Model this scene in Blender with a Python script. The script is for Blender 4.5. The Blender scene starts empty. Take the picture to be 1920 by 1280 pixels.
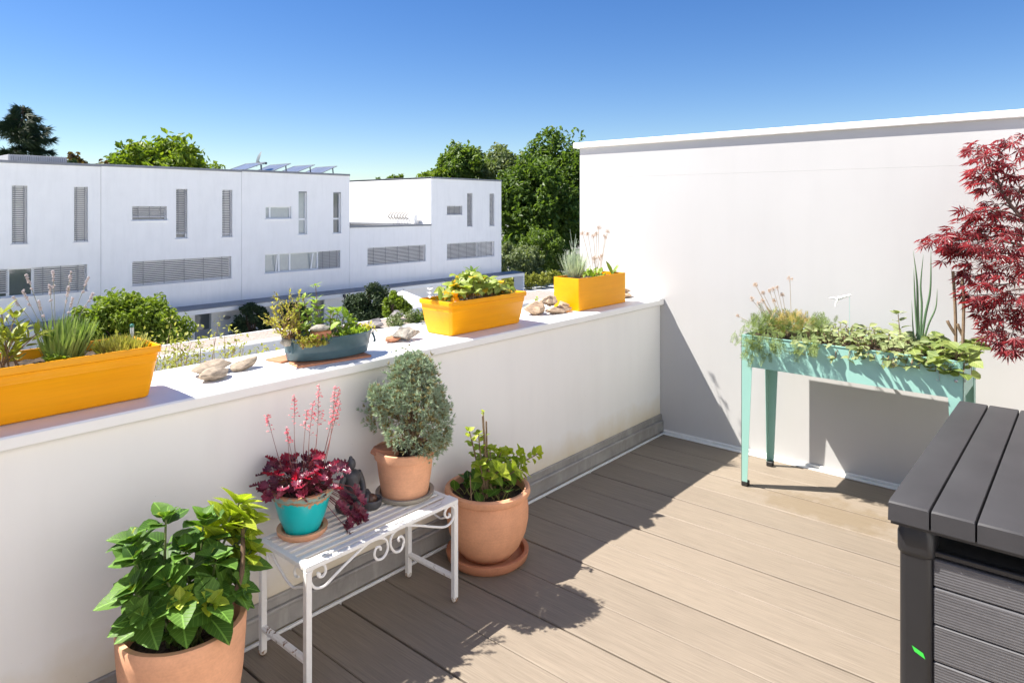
import bpy, math, random
import numpy as np
from mathutils import Matrix, Vector, Euler

S = bpy.context.scene
COL = S.collection
rnd = random.Random(11)
R = math.radians

# ------------------------------------------------------------------ camera
cam_d = bpy.data.cameras.new("camera")
cam = bpy.data.objects.new("camera", cam_d)
COL.objects.link(cam)
cam.location = (-4.402, -2.381, 1.6)
cam.rotation_euler = (R(90), 0, R(-49.33))
cam_d.sensor_width = 36
cam_d.lens = 23.985
cam_d.shift_y = -0.1305
cam_d.clip_start = 0.05
cam_d.clip_end = 6000
S.camera = cam

# ------------------------------------------------------------------ world, sun, exposure
SUN_TO = Vector((-0.385, 0.605, 1.0)).normalized()       # direction towards the sun
SUN_ELEV = math.asin(SUN_TO.z)
SUN_ROT = math.atan2(SUN_TO.x, SUN_TO.y)
w = bpy.data.worlds.new("World")
S.world = w
w.use_nodes = True
nt = w.node_tree
nt.nodes.clear()
sky = nt.nodes.new("ShaderNodeTexSky")
sky.sky_type = 'NISHITA'
sky.sun_disc = False
sky.sun_elevation = SUN_ELEV
sky.sun_rotation = SUN_ROT
sky.altitude = 200
sky.air_density = 1.0
sky.dust_density = 0.1
sky.ozone_density = 3.0
bg = nt.nodes.new("ShaderNodeBackground")
bg.inputs[1].default_value = 0.05
wo = nt.nodes.new("ShaderNodeOutputWorld")
gam = nt.nodes.new("ShaderNodeHueSaturation")
gam.inputs['Saturation'].default_value = 1.3
gam.inputs['Hue'].default_value = 0.512
nt.links.new(sky.outputs[0], gam.inputs['Color'])
nt.links.new(gam.outputs[0], bg.inputs[0])
nt.links.new(bg.outputs[0], wo.inputs[0])
sun_d = bpy.data.lights.new("sun", 'SUN')
sun_d.energy = 4.2
sun_d.angle = R(0.5)
sun_d.color = (1.0, 0.95, 0.87)
sun = bpy.data.objects.new("sun", sun_d)
COL.objects.link(sun)
sun.rotation_euler = SUN_TO.to_track_quat('Z', 'Y').to_euler()
sun.location = (-6, 8, 20)
S.view_settings.view_transform = 'Standard'
S.view_settings.look = 'None'
S.view_settings.gamma = 1
S.view_settings.use_curve_mapping = False
S.view_settings.exposure = 1.56
S.cycles.max_bounces = 8
S.cycles.diffuse_bounces = 5
S.cycles.transparent_max_bounces = 8

# ------------------------------------------------------------------ materials
MATS = {}
def newmat(name):
    m = bpy.data.materials.new(name)
    m.use_nodes = True
    nt = m.node_tree
    b = nt.nodes["Principled BSDF"]
    return m, nt, b

def node(nt, typ, **kw):
    n = nt.nodes.new(typ)
    for k, v in kw.items():
        if k.startswith("i_"):
            n.inputs[int(k[2:])].default_value = v
        else:
            setattr(n, k, v)
    return n

def noise(nt, scale=5, detail=4, rough=.6, coord='pos', stretch=None, dist=0):
    if coord == 'pos':
        g = nt.nodes.new("ShaderNodeNewGeometry"); out = g.outputs['Position']
    elif coord == 'uv':
        g = nt.nodes.new("ShaderNodeTexCoord"); out = g.outputs['UV']
    else:
        g = nt.nodes.new("ShaderNodeTexCoord"); out = g.outputs['Object']
    if stretch:
        mp = nt.nodes.new("ShaderNodeMapping")
        mp.inputs['Scale'].default_value = stretch
        nt.links.new(out, mp.inputs['Vector']); out = mp.outputs[0]
    n = nt.nodes.new("ShaderNodeTexNoise")
    n.inputs['Scale'].default_value = scale
    n.inputs['Detail'].default_value = detail
    n.inputs['Roughness'].default_value = rough
    n.inputs['Distortion'].default_value = dist
    nt.links.new(out, n.inputs['Vector'])
    return n.outputs['Fac']

def ramp(nt, fac, stops):
    r = nt.nodes.new("ShaderNodeValToRGB")
    el = r.color_ramp.elements
    while len(el) > len(stops): el.remove(el[-1])
    while len(el) < len(stops): el.new(1)
    for e, (p, c) in zip(el, stops):
        e.position = p
        e.color = (c[0], c[1], c[2], 1) if not isinstance(c, (int, float)) else (c, c, c, 1)
    nt.links.new(fac, r.inputs[0])
    return r.outputs[0]

def mix(nt, fac, a, b, mode='MIX'):
    m = nt.nodes.new("ShaderNodeMix")
    m.data_type = 'RGBA'; m.blend_type = mode
    for idx, v in ((0, fac), (6, a), (7, b)):
        if hasattr(v, 'links') or isinstance(v, bpy.types.NodeSocket):
            nt.links.new(v, m.inputs[idx])
        elif idx == 0:
            m.inputs[0].default_value = v
        else:
            m.inputs[idx].default_value = (v[0], v[1], v[2], 1)
    return m.outputs[2]

def math_n(nt, op, a, b=None, clamp=False):
    m = nt.nodes.new("ShaderNodeMath"); m.operation = op; m.use_clamp = clamp
    for i, v in enumerate((a, b)):
        if v is None: continue
        if isinstance(v, bpy.types.NodeSocket): nt.links.new(v, m.inputs[i])
        else: m.inputs[i].default_value = v
    return m.outputs[0]

def bump(nt, b, h, strength=.2, dist=.01):
    n = nt.nodes.new("ShaderNodeBump")
    n.inputs['Strength'].default_value = strength
    n.inputs['Distance'].default_value = dist
    nt.links.new(h, n.inputs['Height'])
    nt.links.new(n.outputs[0], b.inputs['Normal'])

def simple(name, col, rough=.6, var=.12, scale=6, fine=60, bmp=.0, spec=.5, metal=0, stretch=None, coord='pos', bdist=.003):
    """base colour with broad and fine variation"""
    if name in MATS: return MATS[name]
    m, nt, b = newmat(name)
    n1 = noise(nt, scale, 5, .6, coord, stretch)
    n2 = noise(nt, fine, 3, .6, coord, stretch)
    lo = [c * (1 - var) for c in col]; hi = [min(1, c * (1 + var)) for c in col]
    c1 = ramp(nt, n1, [(.3, lo), (.7, hi)])
    f = ramp(nt, n2, [(.3, 1 - var * .6), (.7, 1.0)])
    nt.links.new(mix(nt, 1.0, c1, f, 'MULTIPLY'), b.inputs['Base Color'])
    b.inputs['Roughness'].default_value = rough
    b.inputs['Specular IOR Level'].default_value = spec
    b.inputs['Metallic'].default_value = metal
    if bmp: bump(nt, b, n2, bmp, bdist)
    MATS[name] = m
    return m

def leafmat(name, c1, c2, trans=.35, rough=.45, vein=0, spec=.35, tcol=None, edge=None):
    """leaf colour varied per leaf; part of the light passes through"""
    if name in MATS: return MATS[name]
    m, nt, b = newmat(name)
    oi = nt.nodes.new("ShaderNodeObjectInfo")
    ge = nt.nodes.new("ShaderNodeNewGeometry")
    s = math_n(nt, 'ADD', oi.outputs['Random'], ge.outputs['Random Per Island'])
    s = math_n(nt, 'FRACT', s)
    mid = [(a + b_) / 2 for a, b_ in zip(c1, c2)]
    col = ramp(nt, s, [(0, c1), (.5, mid), (1, c2)])
    if vein:
        tc = nt.nodes.new("ShaderNodeTexCoord")
        sx = nt.nodes.new("ShaderNodeSeparateXYZ"); nt.links.new(tc.outputs['UV'], sx.inputs[0])
        ax = math_n(nt, 'ABSOLUTE', math_n(nt, 'SUBTRACT', sx.outputs[0], .5))
        t = math_n(nt, 'FRACT', math_n(nt, 'SUBTRACT', math_n(nt, 'MULTIPLY', sx.outputs[1], 7.0), math_n(nt, 'MULTIPLY', ax, 6.0)))
        v1 = math_n(nt, 'LESS_THAN', t, .13)
        v2 = math_n(nt, 'LESS_THAN', ax, .022)
        v = math_n(nt, 'MAXIMUM', math_n(nt, 'MULTIPLY', v1, .45), v2)
        lt = [min(1, c * 2.1 + .02) for c in c2]
        col = mix(nt, math_n(nt, 'MULTIPLY', v, vein), col, lt)
        bump(nt, b, math_n(nt, 'MULTIPLY', ramp(nt, t, [(0, 0.0), (.2, 1.0), (1, .2)]), 1.0), .25, .004)
    if edge:
        tc = nt.nodes.new("ShaderNodeTexCoord")
        sx = nt.nodes.new("ShaderNodeSeparateXYZ"); nt.links.new(tc.outputs['UV'], sx.inputs[0])
        col = mix(nt, ramp(nt, sx.outputs[1], [(.5, 0.0), (1, 1.0)]), col, edge)
    nt.links.new(col, b.inputs['Base Color'])
    b.inputs['Roughness'].default_value = rough
    b.inputs['Specular IOR Level'].default_value = spec
    if trans > 0:
        tr = nt.nodes.new("ShaderNodeBsdfTranslucent")
        k = tcol or (1.25, 1.3, .55)
        nt.links.new(mix(nt, 1.0, col, k, 'MULTIPLY'), tr.inputs[0])
        ms = nt.nodes.new("ShaderNodeMixShader"); ms.inputs[0].default_value = trans
        nt.links.new(b.outputs[0], ms.inputs[1]); nt.links.new(tr.outputs[0], ms.inputs[2])
        nt.links.new(ms.outputs[0], nt.nodes["Material Output"].inputs[0])
    MATS[name] = m
    return m

# ------------------------------------------------------------------ mesh helpers
class MB:
    """collects vertices and faces in world metres; build() links them as ONE mesh object"""
    def __init__(s):
        s.v = []; s.f = []; s.uv = []; s.n = 0; s.has_uv = False
    def add(s, V, F, UV=None):
        V = np.asarray(V, float).reshape(-1, 3)
        for f in F: s.f.append([i + s.n for i in f])
        s.v.append(V); s.n += len(V)
        if UV is not None: s.has_uv = True
        s.uv.append(np.asarray(UV, float) if UV is not None else np.zeros((len(V), 2)))
        return s
    def box(s, x0, x1, y0, y1, z0, z1, b=0.0):
        if x0 > x1: x0, x1 = x1, x0
        if y0 > y1: y0, y1 = y1, y0
        if z0 > z1: z0, z1 = z1, z0
        if b <= 0:
            V = [(x, y, z) for z in (z0, z1) for y in (y0, y1) for x in (x0, x1)]
            F = [(0, 2, 3, 1), (4, 5, 7, 6), (0, 1, 5, 4), (2, 6, 7, 3), (0, 4, 6, 2), (1, 3, 7, 5)]
            return s.add(V, F)
        b = min(b, (x1 - x0) * .45, (y1 - y0) * .45, (z1 - z0) * .45)
        V = []; F = []
        lo = (x0, y0, z0); hi = (x1, y1, z1)
        idx = {}
        for sx in (0, 1):
            for sy in (0, 1):
                for sz in (0, 1):
                    sg = (sx, sy, sz)
                    for ax in range(3):
                        p = []
                        for a in range(3):
                            base = hi[a] if sg[a] else lo[a]
                            if a != ax: base += (-b if sg[a] else b)
                            p.append(base)
                        idx[(sg, ax)] = len(V); V.append(p)
        def q(*k): F.append([idx[i] for i in k])
        for ax in range(3):
            o = [a for a in range(3) if a != ax]
            for sd in (0, 1):
                def sg(u, v):
                    t = [0, 0, 0]; t[ax] = sd; t[o[0]] = u; t[o[1]] = v; return tuple(t)
                q((sg(0, 0), ax), (sg(1, 0), ax), (sg(1, 1), ax), (sg(0, 1), ax))
        for ax in range(3):
            o = [a for a in range(3) if a != ax]
            for u in (0, 1):
                for v in (0, 1):
                    def sg(t_):
                        t = [0, 0, 0]; t[ax] = t_; t[o[0]] = u; t[o[1]] = v; return tuple(t)
                    q((sg(0), o[0]), (sg(1), o[0]), (sg(1), o[1]), (sg(0), o[1]))
        for sx in (0, 1):
            for sy in (0, 1):
                for sz in (0, 1):
                    q(((sx, sy, sz), 0), ((sx, sy, sz), 1), ((sx, sy, sz), 2))
        return s.add(V, F)
    def lathe(s, prof, c, n=40, cap_bottom=True):
        V = []; F = []
        for r, z in prof:
            for i in range(n):
                a = 2 * math.pi * i / n
                V.append((c[0] + r * math.cos(a), c[1] + r * math.sin(a), c[2] + z))
        for j in range(len(prof) - 1):
            for i in range(n):
                k = (i + 1) % n
                F.append((j * n + i, j * n + k, (j + 1) * n + k, (j + 1) * n + i))
        if cap_bottom: F.append(tuple(range(n))[::-1])
        return s.add(V, F)
    def disc(s, c, r, n=32, z_amp=0.0, seed=0):
        rr = random.Random(seed)
        V = [c]; F = []
        rings = 6
        for j in range(1, rings + 1):
            for i in range(n):
                a = 2 * math.pi * i / n
                q = r * j / rings
                V.append((c[0] + q * math.cos(a), c[1] + q * math.sin(a), c[2] + (rr.uniform(-1, 1) * z_amp)))
        for i in range(n): F.append((0, 1 + i, 1 + (i + 1) % n))
        for j in range(rings - 1):
            for i in range(n):
                k = (i + 1) % n
                F.append((1 + j * n + i, 1 + (j + 1) * n + i, 1 + (j + 1) * n + k, 1 + j * n + k))
        return s.add(V, F)
    def tube(s, P, r, n=6, cap=True, flat=None):
        P = [Vector(p) for p in P]
        if not hasattr(r, '__len__'): r = [r] * len(P)
        V = []; F = []
        up = None
        for i, p in enumerate(P):
            t = (P[min(i + 1, len(P) - 1)] - P[max(i - 1, 0)])
            if t.length < 1e-9: t = Vector((0, 0, 1))
            t.normalize()
            if up is None:
                up = Vector((0, 0, 1)) if abs(t.z) < .9 else Vector((1, 0, 0))
            x = up.cross(t)
            if x.length < 1e-6: x = Vector((1, 0, 0)).cross(t)
            x.normalize(); y = t.cross(x); y.normalize(); up = y
            for k in range(n):
                a = 2 * math.pi * (k + .5) / n
                V.append(p + (x * math.cos(a) + y * math.sin(a)) * r[i])
        for j in range(len(P) - 1):
            for k in range(n):
                l = (k + 1) % n
                F.append((j * n + k, j * n + l, (j + 1) * n + l, (j + 1) * n + k))
        if cap:
            F.append(tuple(range(n))[::-1]); F.append(tuple(range((len(P) - 1) * n, len(P) * n)))
        return s.add([tuple(v) for v in V], F)
    def ball(s, c, r, n=8, m=6, sq=(1, 1, 1)):
        V = [(c[0], c[1], c[2] - r * sq[2])]; F = []
        for j in range(1, m):
            ph = -math.pi / 2 + math.pi * j / m
            for i in range(n):
                a = 2 * math.pi * i / n
                V.append((c[0] + r * sq[0] * math.cos(ph) * math.cos(a), c[1] + r * sq[1] * math.cos(ph) * math.sin(a), c[2] + r * sq[2] * math.sin(ph)))
        V.append((c[0], c[1], c[2] + r * sq[2]))
        for i in range(n): F.append((0, 1 + (i + 1) % n, 1 + i))
        for j in range(m - 2):
            for i in range(n):
                k = (i + 1) % n
                F.append((1 + j * n + i, 1 + j * n + k, 1 + (j + 1) * n + k, 1 + (j + 1) * n + i))
        L = len(V) - 1
        for i in range(n): F.append((L, 1 + (m - 2) * n + i, 1 + (m - 2) * n + (i + 1) % n))
        return s.add(V, F)
    def scatter(s, tmpl, mats):
        """tmpl=(verts, faces, uv); mats: list of 4x4"""
        V, F, UV = tmpl
        V = np.asarray(V, float); n = len(V)
        Mx = np.array([np.array(m) for m in mats], float)
        if len(Mx) == 0: return s
        W = np.einsum('kij,nj->kni', Mx[:, :3, :3], V) + Mx[:, None, :3, 3]
        base = s.n
        for k in range(len(Mx)):
            o = base + k * n
            for f in F: s.f.append([i + o for i in f])
        s.v.append(W.reshape(-1, 3)); s.n += n * len(Mx)
        s.uv.append(np.tile(np.asarray(UV, float), (len(Mx), 1))); s.has_uv = True
        return s
    def mesh(s, name, smooth=False, off=(0, 0, 0)):
        V = np.concatenate(s.v) - np.array(off)
        me = bpy.data.meshes.new(name)
        me.vertices.add(len(V)); me.vertices.foreach_set('co', V.ravel())
        tot = np.array([len(f) for f in s.f], np.int32)
        loops = np.concatenate([np.asarray(f, np.int32) for f in s.f]) if len(s.f) else np.zeros(0, np.int32)
        start = np.concatenate([[0], np.cumsum(tot)[:-1]]).astype(np.int32)
        me.loops.add(len(loops)); me.loops.foreach_set('vertex_index', loops)
        me.polygons.add(len(tot)); me.polygons.foreach_set('loop_start', start); me.polygons.foreach_set('loop_total', tot)
        if s.has_uv:
            UV = np.concatenate(s.uv)
            l = me.uv_layers.new(name='UVMap')
            l.data.foreach_set('uv', UV[loops].ravel())
        me.polygons.foreach_set('use_smooth', np.full(len(tot), bool(smooth)))
        me.update(); me.validate()
        return me
    def build(s, name, mat, parent=None, smooth=False, kind=None, label=None):
        off = wloc(parent) if parent else (0, 0, 0)
        me = s.mesh(name, smooth, off)
        me.materials.append(mat)
        o = bpy.data.objects.new(name, me)
        COL.objects.link(o)
        if parent: o.parent = parent
        if kind: o['kind'] = kind
        if label: o['label'] = label
        return o

def wloc(o):
    v = Vector((0, 0, 0))
    while o: v += o.location; o = o.parent
    return v

def tag(o, label, cat, group=None, kind=None):
    o['label'] = label; o['category'] = cat
    if group: o['group'] = group
    if kind: o['kind'] = kind
    return o

def thing(name, label, cat, loc=(0, 0, 0), group=None):
    o = bpy.data.objects.new(name, None)
    o.empty_display_size = .1
    COL.objects.link(o); o.location = loc
    return tag(o, label, cat, group)

def spline(P, n=6):
    """Catmull-Rom through points"""
    P = [Vector(p) for p in P]
    Q = [P[0] * 2 - P[1]] + P + [P[-1] * 2 - P[-2]]
    out = []
    for i in range(1, len(Q) - 2):
        a, b, c, d = Q[i - 1:i + 3]
        for k in range(n):
            t = k / n
            out.append(.5 * ((2 * b) + (c - a) * t + (2 * a - 5 * b + 4 * c - d) * t * t + (3 * b - a - 3 * c + d) * t ** 3))
    out.append(P[-1])
    return out

def smooth_by_angle(o, ang=35):
    me = o.data
    me.polygons.foreach_set('use_smooth', np.ones(len(me.polygons), bool))
    try: me.set_sharp_from_angle(angle=R(ang))
    except Exception: pass
    return o

# ------------------------------------------------------------------ leaf templates: y along the leaf, z up, x across
def t_ovate(w=.6, rows=5, fold=.12, droop=.2, p=.75, serr=0, cup=0):
    V = []; UV = []; F = []
    for i in range(rows + 1):
        t = i / rows
        hw = .5 * w * (math.sin(math.pi * (t ** p)) ** .8 if 0 < t < 1 else 0.0)
        if i == 0: hw = .03 * w
        if serr and 0 < i < rows: hw *= 1 + (serr if i % 2 else -serr)
        z = -droop * t * t
        for k, sx in enumerate((-1, 0, 1)):
            V.append((sx * hw, t, z + (fold * hw * 2 if sx else 0))); UV.append((.5 + sx * hw, t))
    for i in range(rows):
        a = i * 3
        F += [(a, a + 1, a + 4, a + 3), (a + 1, a + 2, a + 5, a + 4)]
    return V, F, UV

def t_lobed(n=7, depth=.25, cup=.18, ruffle=.06):
    """round lobed leaf; petiole joins at the origin, blade extends along y"""
    V = [(0, .5, -.03)]; UV = [(.5, .5)]; F = []
    m = n * 3
    ring = []
    for i in range(m + 1):
        a = R(-150) + R(300) * i / m
        lob = 1 - depth * (.5 + .5 * math.cos(2 * math.pi * i / 3 + math.pi * 0)) if i not in (0, m) else .75
        for q, rr in enumerate((.55, 1.0)):
            r = .5 * (lob if q else 1) * rr
            x = r * math.sin(a); y = .5 + r * math.cos(a)
            z = cup * rr * rr * .5 + (ruffle * (1 if i % 2 else -1) if q else 0)
            V.append((x, y, z)); UV.append((.5 + x, y))
    V.append((0, 0, 0)); UV.append((.5, 0)); E = len(V) - 1
    for i in range(m):
        a = 1 + i * 2
        F += [(0, a, a + 2), (a, a + 1, a + 3, a + 2)]
    F += [(0, E, 1), (0, 1 + m * 2, E)]
    return V, F, UV

def t_palmate():
    V = []; UV = []; F = []
    for a, L in ((-118, .5), (-72, .8), (-34, .95), (0, 1.0), (34, .95), (72, .8), (118, .5)):
        ca, sa = math.cos(R(a)), math.sin(R(a))
        b = len(V)
        for (x, y, z) in ((0, 0, 0), (-.085, .42, .03), (0, 1, -.22), (.085, .42, .03)):
            x *= L; y *= L; z *= L
            V.append((x * ca + y * sa, y * ca - x * sa, z)); UV.append((.5 + x, y))
        F += [(b, b + 2, b + 1), (b, b + 3, b + 2)]
    return V, F, UV

def t_blade(w=.06, rows=4, bend=.2):
    V = []; UV = []; F = []
    for i in range(rows + 1):
        t = i / rows
        hw = .5 * w * (1 - t ** 2.2) + .002
        for sx in (-1, 1):
            V.append((sx * hw, t, -bend * t * t)); UV.append((.5 + sx * hw, t))
    for i in range(rows): a = i * 2; F.append((a, a + 1, a + 3, a + 2))
    return V, F, UV

def t_frond(n=7, w=.5, seed=1):
    """feathery frond: thin rib with needle leaflets"""
    rr = random.Random(seed)
    V = []; UV = []; F = []
    def q(p0, p1, wd):
        b = len(V); d = Vector(p1) - Vector(p0); s_ = d.cross(Vector((0, 0, 1))).normalized() * wd
        for p in (Vector(p0) - s_, Vector(p0) + s_, Vector(p1)):
            V.append(tuple(p)); UV.append((.5, p.y))
        F.append((b, b + 1, b + 2))
    q((0, 0, 0), (0, 1, -.15), .018)
    for i in range(n):
        t = .15 + .8 * i / n
        for sx in (-1, 1):
            L = w * (1 - t * .6) * rr.uniform(.7, 1.1)
            q((0, t, -.15 * t * t), (sx * L * .75, t + L * .65, rr.uniform(-.08, .08)), .022)
            q((sx * L * .35, t + L * .3, 0), (sx * L * .25, t + L * .75, rr.uniform(-.1, .1)), .018)
    return V, F, UV

def t_needles(n=7, w=.09, seed=2, spread=.7):
    """tuft of short three-sided needles"""
    rr = random.Random(seed)
    V = []; UV = []; F = []
    for i in range(n):
        d = Vector((rr.uniform(-spread, spread), 1, rr.uniform(-spread, spread))).normalized() * rr.uniform(.6, 1.1)
        a = d.cross(Vector((.3, .1, 1))).normalized() * w; c = d.cross(a).normalized() * w
        b0 = d * rr.uniform(0, .35)
        b = len(V)
        for p in (b0 + d * .25 + a, b0 + d * .25 - a * .5 + c * .87, b0 + d * .25 - a * .5 - c * .87, b0 + d, b0):
            V.append(tuple(p)); UV.append((.5, min(1, p.length)))
        F += [(b, b + 1, b + 3), (b + 1, b + 2, b + 3), (b + 2, b, b + 3), (b + 4, b + 1, b), (b + 4, b + 2, b + 1), (b + 4, b, b + 2)]
    return V, F, UV

def t_clump(n=4, seed=3, w=.5):
    """few leaf quads at odd angles, for crowns"""
    rr = random.Random(seed)
    V = []; UV = []; F = []
    for i in range(n):
        c = Vector((rr.uniform(-.6, .6), rr.uniform(-.6, .6), rr.uniform(-.6, .6)))
        d = Vector((rr.uniform(-1, 1), rr.uniform(-1, 1), rr.uniform(-.9, .5))).normalized()
        s_ = d.cross(Vector((rr.uniform(-.4, .4), rr.uniform(-.4, .4), 1))).normalized() * w * .5
        nn = s_.cross(d).normalized() * .12
        b = len(V)
        for p in (c - d * .5, c + s_ + nn, c + d * .6, c - s_ + nn):
            V.append(tuple(p)); UV.append((.5, .5))
        F += [(b, b + 1, b + 2), (b, b + 2, b + 3)]
    return V, F, UV

def orient(pos, d, up=(0, 0, 1), s=1.0, roll=0.0):
    y = Vector(d).normalized()
    z = Vector(up)
    x = y.cross(z)
    if x.length < 1e-4: x = y.cross(Vector((1, .2, 0)))
    x.normalize(); z = x.cross(y)
    m = Matrix(((x.x, y.x, z.x, 0), (x.y, y.y, z.y, 0), (x.z, y.z, z.z, 0), (0, 0, 0, 1)))
    if roll: m = m @ Matrix.Rotation(roll, 4, 'Y')
    if hasattr(s, '__len__'): m = m @ Matrix.Diagonal((s[0], s[1], s[2], 1))
    else: m = m @ Matrix.Scale(s, 4)
    m.translation = Vector(pos)
    return m

TM = {}
def tmesh(key, tmpl, mat):
    k = (key, mat.name)
    if k not in TM:
        mb = MB().add(*tmpl); me = mb.mesh(key, True); me.materials.append(mat); TM[k] = me
    return TM[k]

def leaves(parent, key, tmpl, mat, mats, name='leaf'):
    """every leaf an object of its own that shares one mesh"""
    me = tmesh(key, tmpl, mat)
    off = wloc(parent)
    for m in mats:
        o = bpy.data.objects.new(name, me)
        COL.objects.link(o); o.parent = parent
        mm = m.copy(); mm.translation = m.translation - off
        o.matrix_basis = mm

def rv(a=1.0): return Vector((rnd.uniform(-a, a), rnd.uniform(-a, a), rnd.uniform(-a, a)))
# ================================================================== SETTING AND STRUCTURES
# ---- materials of the place
def plaster(name, col, streak=.05, base_stain=False):
    m, nt, b = newmat(name)
    n1 = noise(nt, 1.3, 5, .6)
    n2 = noise(nt, 3.0, 5, .65, 'pos', (1.5, 1.5, .18))
    n3 = noise(nt, 260, 2, .6)
    n5 = noise(nt, .7, 6, .7, 'pos', (1, 1, .6))
    c = ramp(nt, n1, [(.3, [x * .965 for x in col]), (.7, col)])
    st = ramp(nt, n2, [(.46, 1.0), (.72, 1 - streak * 2)])
    c = mix(nt, 1.0, c, st, 'MULTIPLY')
    c = mix(nt, 1.0, c, ramp(nt, n5, [(.45, 1.0), (.7, 1 - streak)]), 'MULTIPLY')
    if base_stain:
        g = nt.nodes.new("ShaderNodeNewGeometry"); sx = nt.nodes.new("ShaderNodeSeparateXYZ")
        nt.links.new(g.outputs['Position'], sx.inputs[0])
        n4 = noise(nt, 6, 4, .6)
        zz = math_n(nt, 'ADD', sx.outputs[2], math_n(nt, 'MULTIPLY', math_n(nt, 'SUBTRACT', n4, .5), .16))
        f = ramp(nt, zz, [(.10, .95), (.27, 0.0)])
        c = mix(nt, f, c, (col[0] * .80, col[1] * .70, col[2] * .52))
        sp = noise(nt, 90, 1, .5)
        c = mix(nt, ramp(nt, sp, [(.80, 0.0), (.83, .5)]), c, (.25, .24, .22))
    nt.links.new(c, b.inputs['Base Color'])
    b.inputs['Roughness'].default_value = .85
    b.inputs['Specular IOR Level'].default_value = .25
    bump(nt, b, n3, .12, .0015)
    return m
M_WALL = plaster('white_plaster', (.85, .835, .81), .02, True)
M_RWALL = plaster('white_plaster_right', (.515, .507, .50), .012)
M_FACADE = plaster('facade_plaster', (.90, .89, .875), .025)
M_COPING = simple('coping_white', (.84, .825, .80), .45, .03, 3, 40, .03)
M_WHITE = simple('white_paint', (.82, .82, .81), .4, .03)
M_GREYCAP = simple('grey_metal_cap', (.22, .23, .25), .5, .12, 2, 30)
M_STRIP = simple('white_edge_strip', (.74, .74, .72), .45, .10, 9, 90, .05)
def flashing_mat():
    m, nt, b = newmat('weathered_zinc')
    n1 = noise(nt, 3, 6, .65)
    n2 = noise(nt, 7, 6, .7, 'pos', (3, 3, .5))
    c = ramp(nt, n1, [(.3, (.24, .225, .21)), (.7, (.43, .41, .385))])
    c = mix(nt, ramp(nt, n2, [(.5, 0.0), (.75, .55)]), c, (.52, .50, .47))
    nt.links.new(c, b.inputs['Base Color'])
    b.inputs['Roughness'].default_value = .55; b.inputs['Metallic'].default_value = .2
    bump(nt, b, n2, .1, .002)
    return m
M_ZINC = flashing_mat()
def deck_mat():
    m, nt, b = newmat('composite_plank')
    fine = noise(nt, 1.0, 5, .75, 'pos', (240, 5, 30))
    med = noise(nt, 1.0, 4, .6, 'pos', (55, 1.6, 10))
    oi = nt.nodes.new("ShaderNodeObjectInfo")
    c = ramp(nt, fine, [(.28, (.172, .140, .107)), (.5, (.232, .190, .146)), (.75, (.288, .238, .185))])
    c = mix(nt, 1.0, c, ramp(nt, med, [(.3, .92), (.7, 1.04)]), 'MULTIPLY')
    c = mix(nt, 1.0, c, ramp(nt, oi.outputs['Random'], [(0, .93), (1, 1.05)]), 'MULTIPLY')
    big = noise(nt, 1.2, 4, .6)
    c = mix(nt, 1.0, c, ramp(nt, big, [(.3, .95), (.7, 1.03)]), 'MULTIPLY')
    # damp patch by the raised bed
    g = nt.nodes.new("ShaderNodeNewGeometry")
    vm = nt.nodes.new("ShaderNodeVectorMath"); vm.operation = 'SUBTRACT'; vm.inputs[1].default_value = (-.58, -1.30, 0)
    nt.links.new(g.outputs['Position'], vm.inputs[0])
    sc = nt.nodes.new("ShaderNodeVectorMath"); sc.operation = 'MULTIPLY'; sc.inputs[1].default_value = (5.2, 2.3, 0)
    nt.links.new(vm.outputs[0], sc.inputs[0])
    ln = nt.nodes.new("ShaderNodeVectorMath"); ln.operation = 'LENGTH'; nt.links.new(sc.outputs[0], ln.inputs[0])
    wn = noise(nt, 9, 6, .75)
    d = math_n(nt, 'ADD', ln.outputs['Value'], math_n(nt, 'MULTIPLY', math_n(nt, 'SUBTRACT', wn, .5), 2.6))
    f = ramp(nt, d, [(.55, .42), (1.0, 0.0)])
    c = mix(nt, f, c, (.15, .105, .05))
    spk = noise(nt, 45, 2, .5)
    c = mix(nt, ramp(nt, spk, [(.77, 0.0), (.80, .45)]), c, (.10, .08, .06))
    nt.links.new(c, b.inputs['Base Color'])
    b.inputs['Roughness'].default_value = .62
    b.inputs['Specular IOR Level'].default_value = .3
    bump(nt, b, fine, .35, .0015)
    return m
M_DECK = deck_mat()
M_DARK = simple('dark_gap', (.02, .02, .02), .9, .1)

# ---- ground far below
g = MB()
N = 24
xs = np.linspace(-1500, 1500, N + 1)
V = [(x, y, -5.6) for y in xs for x in xs]
F = [(j * (N + 1) + i, j * (N + 1) + i + 1, (j + 1) * (N + 1) + i + 1, (j + 1) * (N + 1) + i) for j in range(N) for i in range(N)]
g.add(V, F)
def ground_mat():
    m, nt, b = newmat('ground')
    n = noise(nt, .15, 5, .6); n2 = noise(nt, 4, 5, .7)
    c = ramp(nt, n, [(.42, (.055, .085, .03)), (.55, (.19, .185, .17))])
    c = mix(nt, 1.0, c, ramp(nt, n2, [(.3, .7), (.7, 1.1)]), 'MULTIPLY')
    nt.links.new(c, b.inputs['Base Color']); b.inputs['Roughness'].default_value = .9
    return m
g.build('ground', ground_mat(), kind='structure')
p = MB()
p.add([(34, 31, -5.59), (45, 38.5, -5.59), (47.5, 37.5, -5.59), (44, 31, -5.59), (41, 26, -5.59)], [(4, 3, 2, 1, 0)])
p.build('path', simple('pale_paving', (.42, .44, .47), .8, .1, 2, 20), kind='structure')

MB().add([(-60, .6, -5.592), (33.5, .6, -5.592), (33.5, 29.9, -5.592), (-60, 29.9, -5.592)], [(0, 1, 2, 3)]).build('pavement', simple('pale_pavers', (.60, .59, .57), .85, .12, .6, 12), kind='structure')
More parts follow.
